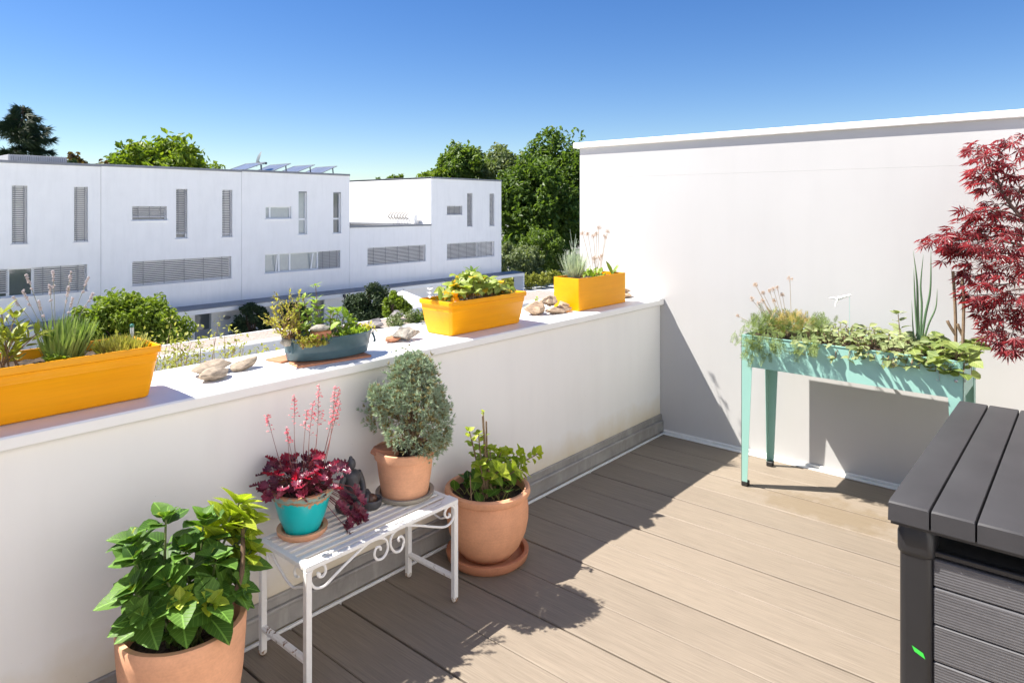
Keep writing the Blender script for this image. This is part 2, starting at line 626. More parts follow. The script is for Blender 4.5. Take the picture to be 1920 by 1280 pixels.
# ---- deck of planks
deck = bpy.data.objects.new('deck', None); COL.objects.link(deck); deck['kind'] = 'structure'
MB().box(-7.5, -.004, -6.0, -.02, -.20, -.032).build('deck_base', M_DARK, deck)
pitch = .2245; x = -.29 - pitch * 0 + pitch
edges = []
xe = -2.532
while xe < 0: xe += pitch
xe -= pitch
edges = [0 - .045]
while xe > -7.3:
    edges.append(xe); xe -= pitch
plank_me = None
for i in range(len(edges) - 1):
    x1, x0 = edges[i], edges[i + 1]
    gap = .0035 if i % 2 else .0022
    if i == 0:
        MB().box(x0 + gap, x1, -6.0, -.048, -.03, 0, .003).build('plank', M_DECK, deck)
        continue
    if plank_me is None:
        plank_me = []
        for g0, g1 in ((.0048, .0018), (.0018, .0048)):
            mb = MB().box(g0, pitch - g1, -6.0, -.048, -.03, 0, .0028)
            plank_me.append(mb.mesh('plank')); plank_me[-1].materials.append(M_DECK)
    o = bpy.data.objects.new('plank', plank_me[i % 2]); COL.objects.link(o); o.parent = deck; o.location = (x0, 0, 0)

# ---- parapet with coping, zinc upstand and edge strip
pw = thing('parapet_wall', 'low white plastered parapet wall with a broad white coping along the deck', 'parapet wall', (-3.5, 0, 0))
MB().box(-7.5, -.002, 0, .43, -5.62, .908).build('wall_body', M_WALL, pw)
c = MB().box(-7.5, -.002, -.032, .468, .908, .950, .006)
c.build('coping', M_COPING, pw)
c = MB()
c.box(-.24, -.003, .32, .466, .950, .968, .004).box(-.06, -.003, -.03, .32, .9505, .956, .002)
c.build('end_flashing', M_COPING, pw)
fl = MB()
fl.box(-7.5, -.006, -.012, .002, .086, .126, .003)
fl.box(-7.5, -.006, -.017, -.004, .118, .128, .002)
fl.box(-7.5, -.006, -.030, -.004, .074, .088, .004)
fl.box(-7.5, -.006, -.024, -.004, .004, .075, .002)
for xj in (-.05, -1.52, -3.02, -4.5):
    fl.box(xj - .05, xj + .05, -.0265, -.006, .006, .0735, .002)
    fl.box(xj - .05, xj + .05, -.0145, -.003, .0885, .117, .002)
for k in range(14):
    fl.ball((-.25 - k * .42, -.0125, .104), .004, 6, 4)
fl.build('zinc_upstand', M_ZINC, pw)
e = MB()
for k in range(4):
    e.box(-.05 - 1.9 * (k + 1) + .003, -.05 - 1.9 * k, -.047, -.031, -.02, .006, .003)
e.build('edge_strip', M_STRIP, pw)
# ---- tall wall on the right
rw = thing('partition_wall', 'tall sunlit white wall closing the terrace on its right side', 'wall', (.12, -2, 0))
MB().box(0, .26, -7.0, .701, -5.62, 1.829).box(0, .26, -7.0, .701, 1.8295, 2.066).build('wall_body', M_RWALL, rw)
MB().box(-.024, .29, -7.0, .752, 2.066, 2.108, .005).build('coping', M_COPING, rw)
st = MB()
st.box(-.044, -.004, -7.0, -.03, -.02, .005, .003)
st.box(-.012, -.001, -7.0, -.03, .005, .022, .003)
st.build('edge_strip', M_STRIP, rw)
# building below the terrace; its unseen upper wall is added to bounce sunlight
tb = thing('terrace_building', 'white house carrying the roof terrace, with an unseen upper wall added for bounce light', 'house', (-4, -3, -5.6))
MB().box(-7.5, -.01, -9.0, -.03, -5.62, -.201).box(-7.5, -.01, -9.0, -3.02, -.2, 3.0).build('wall_body', M_FACADE, tb)
MB().box(-7.2, -5.9, -3.06, -3.015, .0, 2.2, .01).build('terrace_door', simple('dark_glass_door', (.05, .055, .06), .08), tb)  # unseen door in the added bounce wall
for nm, xa, xb in (('left', -24, -7.55), ('right', .3, 45)):  # unseen neighbours, added to throw sunlight back onto the shaded facades
    nb = thing('row_house', 'unseen white house added for bounce light, adjoining the terrace on the ' + nm, 'house', ((xa + xb) / 2, -4, -5.6), 'unseen white houses added on the near side')
    MB().box(xa, xb, -9, .43, -5.62, 2.95 if nm == 'left' else 1.9).build('wall_body', M_FACADE, nb)

# ================================================================== ROW HOUSES ACROSS THE WAY
D = 30.0
M_GLASS = simple('window_glass', (.10, .115, .125), .06, .1, 1, 5, spec=.8)
M_GLASSL = simple('window_glass_curtain', (.36, .40, .40), .12, .12, .6, 5, spec=.8)
M_FRAME = simple('window_frame_white', (.78, .79, .80), .4, .03)
M_BLIND = simple('blind_slat', (.62, .62, .64), .45, .06, 2, 20)
M_BLINDD = simple('blind_slat_dark', (.47, .475, .50), .45, .06, 2, 20)
M_BLINDL = simple('blind_slat_pale', (.78, .78, .80), .45, .06, 2, 20)
M_SILL = simple('window_sill', (.80, .80, .82), .5, .05)
M_DOORG = simple('door_grey', (.25, .27, .29), .5, .08)
def facade(mb, x0, x1, z0, z1, y, holes, depth=.17):
    X = sorted(set([x0, x1] + [h[0] for h in holes] + [h[1] for h in holes]))
    Z = sorted(set([z0, z1] + [h[2] for h in holes] + [h[3] for h in holes]))
    for i in range(len(X) - 1):
        for j in range(len(Z) - 1):
            cx, cz = (X[i] + X[i + 1]) / 2, (Z[j] + Z[j + 1]) / 2
            if any(h[0] < cx < h[1] and h[2] < cz < h[3] for h in holes): continue
            mb.add([(X[i], y, Z[j]), (X[i + 1], y, Z[j]), (X[i + 1], y, Z[j + 1]), (X[i], y, Z[j + 1])], [(0, 1, 2, 3)])
    for (a, b, c, d) in holes:
        yy = y + depth
        mb.add([(a, y, c), (b, y, c), (b, y, d), (a, y, d), (a, yy, c), (b, yy, c), (b, yy, d), (a, yy, d)],
               [(0, 4, 5, 1), (1, 5, 6, 2), (2, 6, 7, 3), (3, 7, 4, 0)])

def blind(parent, a, b, c, d, y, mat, pitch=.084, cords=2, tilt=.62, drop=0.0):
    mb = MB()
    n = int((d - c - drop) / pitch)
    for i in range(n):
        z = d - .03 - i * pitch
        h = pitch * .66
        mb.add([(a, y, z), (b, y, z), (b, y + .035, z - h * .35), (a, y + .035, z - h * .35), (b, y + .045, z - h), (a, y + .045, z - h)],
               [(0, 3, 2, 1), (3, 5, 4, 2)])
    mb.box(a, b, y - .01, y + .05, c + drop, c + drop + .05)
    o = mb.build('blind', mat, parent, kind='stuff')
    cb = MB()
    for k in range(cords):
        xx = a + (b - a) * (k + .5) / cords if cords > 2 else a + (b - a) * (.2 + .6 * k)
        cb.box(xx - .012, xx + .012, y - .012, y - .006, c + drop, d)
    cb.build('blind_cord', M_GREYCAP, parent, kind='stuff')

def window(house, a, b, c, d, style='blind', cords=2, mull=(), mat=None, drop=0.0, glass=None):
    """a window: frame with pane, sill and blind"""
    y = D + .17
    f = MB(); t = .055
    f.box(a, a + t, y - .03, y + .05, c, d).box(b - t, b, y - .03, y + .05, c, d)
    f.box(a + t, b - t, y - .03, y + .05, d - t, d).box(a + t, b - t, y - .03, y + .05, c, c + t)
    for m in mull:
        if m[0] == 'v': f.box(m[1] - .05, m[1] + .05, y - .035, y + .045, c + t, d - t)
        else: f.box(a + t, b - t, y - .035, y + .045, m[1] - .045, m[1] + .045)
    fr = f.build('window', M_FRAME, house)
    MB().box(a + t, b - t, y + .012, y + .03, c + t, d - t).build('pane', glass or M_GLASS, fr)
    MB().box(a - .05, b + .05, D - .045, y - .031, c - .03, c + .004).build('sill', M_SILL, fr)
    if style == 'blind': blind(fr, a + .015, b - .015, c + .02, d - .005, D + .05, mat or M_BLIND, cords=cords, drop=drop)
    return fr

def house(label, x0, x1, ztop, holes, sides=True, ztop_side=None, depth=9.0, door=None, yb=None):
    h = thing('row_house', label, 'house', ((x0 + x1) / 2, D, -5.6), 'white row houses across the way')
    yb = yb or D + depth
    mb = MB()
    x0g, x1g = x0 + .008, x1 - .008
    hl = [tuple(q[:4]) for q in holes]
    if door: hl = hl + [door]
    facade(mb, x0g, x1g, -5.62, ztop, D, hl)
    mb.add([(x0g, D, -5.62), (x0g, yb, -5.62), (x0g, yb, ztop), (x0g, D, ztop)], [(0, 3, 2, 1)])
    mb.add([(x1g, D, -5.62), (x1g, yb, -5.62), (x1g, yb, ztop), (x1g, D, ztop)], [(0, 1, 2, 3)])
    mb.add([(x0g, yb, -5.62), (x1g, yb, -5.62), (x1g, yb, ztop), (x0g, yb, ztop)], [(0, 3, 2, 1)])
    mb.build('wall_body', M_FACADE, h)
    cap = MB()
    cap.box(x0g, x1g, D - .05, D + .25, ztop - .07, ztop + .04)
    cap.box(x0g, x1g, yb - .25, yb + .05, ztop - .07, ztop + .04)
    cap.box(x0g, x0g + .25, D + .25, yb - .25, ztop - .07, ztop + .04)
    cap.box(x1g - .25, x1g, D + .25, yb - .25, ztop - .07, ztop + .04)
    cap.build('roof_edge', M_GREYCAP, h)
    MB().box(x0g + .25, x1g - .25, D + .25, yb - .25, ztop - .35, ztop - .25).build('roof', simple('flat_roof', (.30, .30, .30), .9, .2, 3, 30), h)
    # porch canopy along the front
    cn = MB().box(x0g, x1g + (1.4 if sides == 'end' else 0), D - 1.0, D - .002, -3.31, -3.07, .01)
    cn.build('canopy', M_WHITE, h)
    MB().add([(x0g, D - 1.03, -3.063), (x1g + (1.4 if sides == 'end' else 0), D - 1.03, -3.063), (x1g + (1.4 if sides == 'end' else 0), D - .003, -3.0), (x0g, D - .003, -3.0),
              (x0g, D - 1.03, -3.10), (x1g + (1.4 if sides == 'end' else 0), D - 1.03, -3.10)], [(0, 1, 2, 3), (4, 5, 1, 0)]).build('canopy_roof', M_GREYCAP, h)
    if sides == 'end':
        MB().box(x1g + 1.28, x1g + 1.4, D - .98, D - .1, -5.6, -3.312).build('canopy_wall', M_WHITE, h)
    if door:
        a, b, c, d = door
        f = MB(); t = .07; y = D + .12
        f.box(a, a + t, y - .04, y + .05, c, d).box(b - t, b, y - .04, y + .05, c, d).box(a + t, b - t, y - .04, y + .05, d - t, d)
        f.box(a + t, b - t, y - .02, y + .03, c, c + (d - c) * .62)
        dr = f.build('door', M_DOORG, h)
        MB().box(a + t, b - t, y, y + .02, c + (d - c) * .62, d - t).build('pane', M_GLASS, dr)
    return h
T = lambda x: (x, x + .52, .16, 2.47)
sm = (1.02, 1.66)
# house 0
h0 = house('leftmost white row house, its ribbon blind partly raised', -3.0, 6.28, 3.42, [T(3.12), T(5.27), (-.6, 5.76, -1.92, -.79)])
window(h0, *T(3.12)); window(h0, *T(5.27))
w0 = window(h0, -.6, 5.76, -1.92, -.79, style='none', mull=(('v', 3.02), ('v', 3.85)), glass=M_GLASS)
blind(w0, -.58, 3.0, -1.9, -.80, D + .05, M_BLINDD, cords=4, drop=.16)
blind(w0, 3.86, 5.74, -1.9, -.80, D + .05, M_BLIND, cords=3)
# house 1
h1 = house('white row house second from left, all its grey blinds lowered', 6.28, 12.61, 3.44,
           [(7.53, 9.01, *sm), T(9.42), T(11.61), (7.53, 12.08, -1.88, -.79)], door=(10.28, 11.09, -5.55, -3.42))
window(h1, 7.53, 9.01, *sm, cords=3, drop=.12, mat=M_BLINDD); window(h1, *T(9.42), mat=M_BLINDD, drop=.2); window(h1, *T(11.61), drop=.1)
window(h1, 7.53, 12.08, -1.88, -.79, cords=5)
MB().ball((11.85, D - .02, -3.78), .16, 12, 6, (1.25, .15, .55)).build('number_plate', simple('plate_grey', (.35, .34, .33), .4, .2, 4, 30), h1)
# house 2
h2 = house('white row house with solar panels on its roof and open windows', 12.61, 19.08, 3.47,
           [(13.9, 15.37, *sm), T(15.8), T(17.98), (13.87, 18.45, -1.78, -.79)], door=(16.55, 17.4, -5.55, -3.42))
window(h2, 13.9, 15.37, *sm, style='none', mull=(('v', 14.2),), glass=M_GLASSL)
for xx in (15.8, 17.98):
    wv = window(h2, *T(xx), style='none', mull=(('h', .98),), glass=M_GLASSL if xx < 16 else M_GLASS)
    MB().box(xx + .02, xx + .5, D + .02, D + .1, 2.40, 2.46).build('blind_box', M_GREYCAP, wv)
wv = window(h2, 13.87, 18.45, -1.78, -.79, style='none', mull=(('v', 14.72), ('v', 15.35), ('v', 17.05)), glass=M_GLASSL)
blind(wv, 17.1, 18.43, -1.76, -.80, D + .05, M_BLINDD, cords=3)
# tilted open casement
MB().add([(14.50, D + .12, -1.70), (14.56, D + .12, -1.70), (14.56, D - .06, -.86), (14.50, D - .06, -.86), (14.50, D + .16, -1.70), (14.56, D + .16, -1.70), (14.56, D - .02, -.86), (14.50, D - .02, -.86)],
         [(0, 1, 2, 3), (4, 7, 6, 5), (0, 3, 7, 4), (1, 5, 6, 2), (3, 2, 6, 7)]).build('casement', M_FRAME, wv)
MB().add([(16.60, D + .12, -1.70), (16.68, D + .12, -1.70), (16.68, D - .06, -.86), (16.60, D - .06, -.86), (16.60, D + .16, -1.70), (16.68, D + .16, -1.70), (16.68, D - .02, -.86), (16.60, D - .02, -.86)],
         [(0, 1, 2, 3), (4, 7, 6, 5), (0, 3, 7, 4), (1, 5, 6, 2), (3, 2, 6, 7)]).build('casement', M_FRAME, wv)
# house 3: lower, with a roof terrace
h3 = house('lower white row house with an open roof terrace and one ribbon blind', 19.08, 25.33, .52, [(20.33, 24.87, -1.80, -.75)])
window(h3, 20.33, 24.87, -1.80, -.75, cords=5)
# house 4
h4 = house('white row house at the right end, beside the tall trees', 25.33, 32.12, 3.53,
           [(26.74, 28.17, 1.12, 1.72), (28.63, 29.15, .31, 2.59), (30.87, 31.37, .31, 2.59), (26.74, 31.37, -1.83, -.76)], sides='end')
window(h4, 26.74, 28.17, 1.12, 1.72, cords=3, mat=M_BLINDD)
window(h4, 28.63, 29.15, .31, 2.59, mat=M_BLINDD); window(h4, 30.87, 31.37, .31, 2.59)
wv = window(h4, 26.74, 31.37, -1.83, -.76, style='none', mull=(('v', 29.75),))
blind(wv, 26.76, 29.72, -1.81, -.77, D + .05, M_BLIND, cords=4)
blind(wv, 29.78, 31.35, -1.81, -.77, D + .05, M_BLINDL, cords=3)

# ---- things on the row-house roofs
M_PANEL = simple('solar_glass', (.17, .18, .22), .22, .15, 1, 6, spec=.9)
for k, (xa, xb) in enumerate([(13.30, 14.42), (14.85, 15.87), (16.30, 17.37), (17.83, 18.85)]):
    sp = thing('solar_panel', ['tilted solar panel nearest the satellite dish', 'tilted solar panel second from the satellite dish',
                               'tilted solar panel third from the satellite dish', 'tilted solar panel nearest the roof corner'][k], 'solar panel', (xa, D + 1, 3.5), 'solar panels on the flat roof')
    z0, z1 = 3.56, 3.99
    ya, yb = D + .9, D + 3.0
    mb = MB(); n = 4
    for i in range(n):
        u0 = ya + (yb - ya) * i / n + .012; u1 = ya + (yb - ya) * (i + 1) / n - .012
        mb.add([(xa + .02, u0, z0 + .008), (xb - .02, u0, z1 + .008 - .01), (xb - .02, u1, z1 - .002), (xa + .02, u1, z0 + .008)], [(0, 1, 2, 3)])
    mb.build('glass', M_PANEL, sp)
    fr = MB()
    fr.tube([(xa, ya, z0), (xb, ya, z1)], .025, 4).tube([(xa, yb, z0), (xb, yb, z1)], .025, 4).tube([(xa, ya, z0), (xa, yb, z0)], .025, 4).tube([(xb, ya, z1), (xb, yb, z1)], .025, 4)
    fr.add([(xa, ya, z0 - .01), (xb, ya, z1 - .01), (xb, yb, z1 - .01), (xa, yb, z0 - .01)], [(0, 3, 2, 1)])
    fr.build('frame', M_GREYCAP, sp)
    lg = MB().tube([(xb - .28, ya + .02, z1 - .12), (xb - .2, ya + .02, 3.20)], .035, 4).tube([(xb - .28, yb, z1 - .12), (xb - .2, yb, 3.20)], .035, 4)
    lg.build('strut', M_GREYCAP, sp)
ds = thing('satellite_dish', 'grey satellite dish standing behind the solar panels on the white roof', 'satellite dish', (14.6, D + 2.2, 3.3))
mb = MB(); prof = [(.02, 0), (.22, .02), (.40, .08), (.50, .14)]
mb.lathe([(r * .9, -z * .9) for r, z in prof], (0, 0, 0), 20)
Md = Matrix.Translation((14.62, D + 2.2, 4.27)) @ Matrix.Rotation(R(-24), 4, 'Z') @ Matrix.Rotation(R(-74), 4, 'Y')
mb.v = [np.array([tuple(Md @ Vector(q)) for q in a]) for a in mb.v]
smooth_by_angle(mb.build('reflector', simple('dish_grey', (.15, .17, .17), .45, .08), ds))
MB().tube([(14.66, D + 2.2, 4.2), (14.9, D + 2.2, 3.9), (14.9, D + 2.2, 3.2)], .035, 6).tube([(14.5, D + 2.1, 3.95), (15.05, D + 2.05, 3.98)], .02, 5).ball((15.08, D + 2.05, 4.02), .07, 8, 6).build('mast', M_GREYCAP, ds)
rb = thing('roof_hatch', 'pale grey louvred box on the leftmost flat roof', 'roof box', (5, D + 4, 3.3))
mb = MB()
for i in range(26):
    mb.box(3.95 + i * .085, 3.95 + i * .085 + .07, D + 3.97, D + 4.03, 3.3, 3.93)
mb.build('louvre', simple('louvre_grey', (.50, .49, .50), .5, .06), rb)
MB().box(3.93, 6.18, D + 4.031, D + 5.5, 3.28, 3.95, .01).build('casing', simple('louvre_grey2', (.44, .43, .44), .5, .06), rb)
tr = thing('terrace_rack', 'white rack with curved rungs on the neighbouring roof terrace', 'rack', (25.0, 32.7, .2))
mb = MB()
for i in range(7):
    yy = 33.6 - i * .29
    mb.tube(spline([(25.15, yy, 1.32), (24.85, yy - .1, 1.22), (24.80, yy - .02, 1.0), (25.0, yy + .03, .86)], 4), .05, 5)
mb.build('rung', simple('rack_beige', (.48, .45, .42), .6, .1), tr)
MB().tube([(25.16, 33.75, 1.34), (25.16, 31.6, 1.34)], .025, 5).tube([(25.02, 33.75, .86), (25.02, 31.6, .86)], .025, 5).tube([(25.1, 33.7, .2), (25.1, 33.7, 1.34)], .025, 5).tube([(25.1, 31.7, .2), (25.1, 31.7, 1.34)], .025, 5).box(24.9, 25.2, 31.1, 31.5, .55, 1.15, .02).build('frame', M_WHITE, tr)
lf = thing('flood_light', 'small black flood light under the white porch canopy', 'flood light', (18.0, D - 1.0, -3.3))
MB().box(17.9, 18.08, D - 1.12, D - 1.0, -3.30, -3.14, .01).box(17.96, 18.03, D - 1.08, D - 1.01, -3.42, -3.30, .01).build('lamp_head', simple('lamp_black', (.03, .03, .03), .4), lf)
lw = thing('wall_lantern', 'small grey lantern on the corner of the sunlit terrace wall', 'wall lamp', (19.3, 31.0, 2.3))
MB().box(19.10, 19.32, 30.9, 31.1, 2.15, 2.6, .02).box(19.15, 19.25, 30.95, 31.05, 2.0, 2.15).build('lamp_head', M_GREYCAP, lw)

# ---- carports with gravel roofs between the houses
M_GRAVEL = simple('gravel_roof', (.36, .30, .26), .9, .35, 14, 30, .6, bdist=.03)
M_CONC = simple('carport_grey', (.40, .42, .44), .7, .08, 2, 20)
def carport(label, x0, x1, y0, y1, zt):
    cp = thing('carport', label, 'carport', ((x0 + x1) / 2, (y0 + y1) / 2, -5.6), 'carports with flat roofs')
    MB().box(x0, x1, y0, y1, -5.6, zt - .06).build('wall_body', M_CONC, cp)
    MB().box(x0 + .1, x1 - .1, y0 + .1, y1 - .1, zt - .059, zt - .02).build('gravel', M_GRAVEL, cp, kind='stuff')
    r_ = MB().box(x0 - .03, x1 + .03, y0 - .03, y0 + .1, zt - .10, zt, .01).box(x0 - .03, x1 + .03, y1 - .1, y1 + .03, zt - .10, zt, .01)
    r_.box(x0 - .03, x0 + .1, y0 + .1, y1 - .1, zt - .10, zt, .01).box(x1 - .1, x1 + .03, y0 + .1, y1 - .1, zt - .10, zt, .01)
    r_.build('roof_edge', M_COPING, cp)
carport('grey carport with a reddish gravel roof below the row house doors', -6, 9.6, 19.7, 21.4, -3.0)
carport('low grey carport roof seen between the two right planters', 19.2, 25.75, 18.9, 21.45, -3.0)
carport('pale carport roof with stones behind the zinc tub', 10.6, 18.6, 18.9, 20.9, -3.15)
# ================================================================== OBJECTS ON THE TERRACE
def xf(mb, M):
    mb.v = [np.array([tuple(M @ Vector(q)) for q in a]) for a in mb.v]; return mb

M_IRON = None
def rusty(name, col, amount=.62):
    m, nt, b = newmat(name)
    n1 = noise(nt, 9, 6, .78, dist=1.5); n2 = noise(nt, 60, 4, .7)
    f = ramp(nt, n1, [(amount, 0.0), (amount + .04, 1.0)])
    c = mix(nt, f, ramp(nt, n2, [(.3, [x * .93 for x in col]), (.7, col)]), ramp(nt, n2, [(.3, (.10, .05, .025)), (.7, (.33, .17, .07))]))
    nt.links.new(c, b.inputs['Base Color'])
    nt.links.new(ramp(nt, f, [(0, .38), (1, .85)]), b.inputs['Roughness'])
    bump(nt, b, n2, .15, .001)
    return m
M_IRON = rusty('white_iron', (.80, .79, .77), .74)
M_IRONR = rusty('rusty_iron', (.80, .79, .77), .57)
M_FOOT = rusty('rusty_foot', (.62, .58, .52), .50)

# ---- plant bench of white iron
bx0, bx1, by0, by1, bz = -3.142, -2.440, -.408, -.102, .416
bench = thing('plant_bench', 'white scrolled iron plant bench with rusty feet standing by the parapet', 'bench', ((bx0 + bx1) / 2, (by0 + by1) / 2, 0))
for lx in (bx0 + .011, bx1 - .011):
    for ly in (by0 + .011, by1 - .011):
        mb = MB().box(lx - .011, lx + .011, ly - .011, ly + .011, .018, bz - .016, .002)
        lg = mb.build('leg', M_IRON, bench)
        MB().ball((lx, ly, .0145), .0145, 10, 8).build('foot', M_FOOT, lg)
mb = MB()
mb.box(bx0, bx1, by0, by0 + .022, bz - .0155, bz, .002).box(bx0, bx1, by1 - .022, by1, bz - .0155, bz, .002)
mb.box(bx0, bx0 + .022, by0 + .0221, by1 - .0221, bz - .0155, bz, .002).box(bx1 - .022, bx1, by0 + .0221, by1 - .0221, bz - .0155, bz, .002)
mb.build('top_frame', M_IRON, bench)
ns = 7
for i in range(ns):
    yc = by0 + .022 + (by1 - by0 - .044) * (i + .5) / ns
    MB().box(bx0 + .0222, bx1 - .0222, yc - .0105, yc + .0105, bz - .006, bz - .001, .001).build('slat', M_IRON, bench)
for (cx_, cy_) in ((bx0, by0), (bx1, by0)):
    mb = MB()
    sx = 1 if cx_ == bx0 else -1
    mb.add([(cx_, cy_, bz + .0022), (cx_ + sx * .075, cy_, bz + .0022), (cx_ + sx * .075, cy_ + .02, bz + .0022), (cx_ + sx * .02, cy_ + .055, bz + .0022), (cx_, cy_ + .055, bz + .0022)], [(0, 1, 2, 3, 4) if sx > 0 else (4, 3, 2, 1, 0)])
    mb.build('corner_plate', M_WHITE, bench)
for lx in (bx0 + .011, bx1 - .011):
    MB().tube([(lx, by0 + .022, .10), (lx, by1 - .022, .10)], .0125, 8).build('stretcher', M_IRONR, bench)
fy = by0 + .006
s1 = [(-3.086, .372), (-3.096, .380), (-3.090, .366), (-3.075, .362), (-3.064, .376), (-3.071, .398), (-3.092, .406), (-3.115, .402), (-3.123, .383), (-3.121, .358), (-3.104, .334), (-3.069, .327), (-3.029, .345), (-2.988, .364), (-2.938, .385), (-2.896, .400), (-2.868, .405), (-2.840, .402), (-2.812, .390), (-2.799, .366), (-2.802, .342), (-2.822, .324), (-2.847, .328), (-2.860, .350), (-2.852, .371), (-2.834, .369), (-2.832, .357)]
s2 = [(-2.745, .357), (-2.751, .367), (-2.735, .371), (-2.722, .350), (-2.735, .322), (-2.763, .323), (-2.784, .352), (-2.784, .384), (-2.760, .402), (-2.722, .405), (-2.652, .382), (-2.585, .354), (-2.515, .328), (-2.479, .332), (-2.461, .352), (-2.459, .381), (-2.474, .400), (-2.500, .398), (-2.512, .378), (-2.499, .360), (-2.482, .363), (-2.488, .373)]
for s_ in (s1, s2):
    MB().tube(spline([(a, fy, b) for a, b in s_], 5), .0048, 6).build('scroll', M_IRON, bench)
s3 = [(-.137, .356), (-.143, .365), (-.150, .352), (-.143, .332), (-.124, .322), (-.118, .345), (-.116, .375), (-.134, .395), (-.16, .394), (-.193, .370), (-.239, .342), (-.277, .321), (-.314, .315), (-.342, .326), (-.385, .345), (-.392, .368), (-.372, .392), (-.339, .396), (-.320, .378), (-.326, .358), (-.345, .362)]
for lx in (bx0 + .011, bx1 - .011):
    MB().tube(spline([(lx, a, b) for a, b in s3], 5), .0045, 6).build('scroll', M_IRON, bench)

# ---- pots
def clay(name, col, var=.14, streak=True):
    m, nt, b = newmat(name)
    n1 = noise(nt, 7, 5, .65); n2 = noise(nt, 130, 3, .6); n3 = noise(nt, 1.0, 4, .6, 'pos', (3, 3, 180))
    c = ramp(nt, n1, [(.28, [x * (1 - var) for x in col]), (.72, [min(1, x * (1 + var)) for x in col])])
    c = mix(nt, 1.0, c, ramp(nt, n2, [(.35, .93), (.6, 1.0)]), 'MULTIPLY')
    if streak: c = mix(nt, 1.0, c, ramp(nt, n3, [(.35, .96), (.65, 1.02)]), 'MULTIPLY')
    n4 = noise(nt, 18, 5, .7)
    c = mix(nt, ramp(nt, n4, [(.62, 0.0), (.85, .35)]), c, (min(1, col[0] * 1.2), col[1] * 1.35, col[2] * 1.5))
    nt.links.new(c, b.inputs['Base Color'])
    b.inputs['Roughness'].default_value = .8; b.inputs['Specular IOR Level'].default_value = .3
    bump(nt, b, n2, .15, .001)
    return m
M_TERRA = clay('terracotta', (.70, .345, .195))
M_TERRA2 = clay('terracotta_pale', (.72, .375, .22))
M_TERRAD = clay('terracotta_saucer', (.47, .20, .11))
M_STONEY = clay('grey_saucer', (.30, .27, .22), .2)
def soil_mat():
    m, nt, b = newmat('soil')
    n1 = noise(nt, 70, 5, .75); n2 = noise(nt, 25, 4, .7)
    c = ramp(nt, n1, [(.35, (.018, .012, .008)), (.6, (.07, .045, .028)), (.78, (.22, .16, .11))])
    nt.links.new(c, b.inputs['Base Color']); b.inputs['Roughness'].default_value = .95
    bump(nt, b, n2, .8, .012)
    return m
M_SOIL = soil_mat()
def pot(name, label, cat, c, prof, mat, soil_r, soil_z, group=None, n=56):
    t = thing(name, label, cat, c, group)
    smooth_by_angle(MB().lathe(prof, c, n).build('pot_body', mat, t), 40)
    MB().disc((c[0], c[1], c[2] + soil_z), soil_r, 36, .006, 3).build('soil', M_SOIL, t)
    return t
def saucer(label, c, r, h, mat, lip=.014):
    t = tag(smooth_by_angle(MB().lathe([(r * .86, 0), (r * .97, h * .35), (r, h * .8), (r, h), (r - lip * .5, h * 1.02), (r - lip, h * .95), (r - lip * 1.3, h * .35), (.001, h * .34)], c, 48).build('saucer', mat), 40), label, 'saucer')
    return t
# big hydrangea pot, front left
HP = (-3.525, -.372, 0)
pot('terracotta_pot', 'tall smooth terracotta pot standing closest to the bench end, holding the big-leaved hydrangea', 'plant pot', HP,
    [(.105, 0), (.118, .012), (.145, .12), (.163, .25), (.171, .36), (.173, .405), (.170, .412), (.155, .412), (.150, .404), (.148, .33), (.10, .31)], M_TERRA2, .150, .335)
# teal pot on the bench
TP = (-3.012, -.178, bz)
saucer('terracotta saucer under the teal pot', TP, .090, .026, M_TERRA2, .016)
def teal_mat():
    m, nt, b = newmat('teal_glaze')
    tc = nt.nodes.new("ShaderNodeNewGeometry"); sx = nt.nodes.new("ShaderNodeSeparateXYZ")
    nt.links.new(tc.outputs['Position'], sx.inputs[0])
    z = sx.outputs[2]
    n1 = noise(nt, 28, 6, .75, dist=.6); n2 = noise(nt, 5, 4, .6)
    blue = ramp(nt, n2, [(.3, (.006, .40, .42)), (.7, (.012, .50, .51))])
    clay_ = ramp(nt, n1, [(.3, (.30, .14, .07)), (.7, (.55, .30, .16))])
    zz = math_n(nt, 'ADD', math_n(nt, 'SUBTRACT', z, bz), math_n(nt, 'MULTIPLY', math_n(nt, 'SUBTRACT', n1, .5), .09))
    f = ramp(nt, math_n(nt, 'MULTIPLY', zz, 5), [(.655, 0.0), (.675, 1.0), (.73, 1.0), (.745, .55), (.80, .5), (.815, 1.0)])
    nt.links.new(mix(nt, f, blue, clay_), b.inputs['Base Color'])
    nt.links.new(ramp(nt, f, [(0, .28), (1, .8)]), b.inputs['Roughness'])
    bump(nt, b, f, .3, .001)
    return m
pot('teal_pot', 'teal glazed clay pot with a worn greek key band, holding the burgundy coral bells', 'plant pot', (TP[0], TP[1], bz + .010),
    [(.052, 0), (.060, .003), (.083, .06), (.097, .115), (.101, .132), (.110, .138), (.1125, .152), (.110, .158), (.098, .158), (.094, .15), (.090, .125), (.05, .12)], teal_mat(), .093, .133)
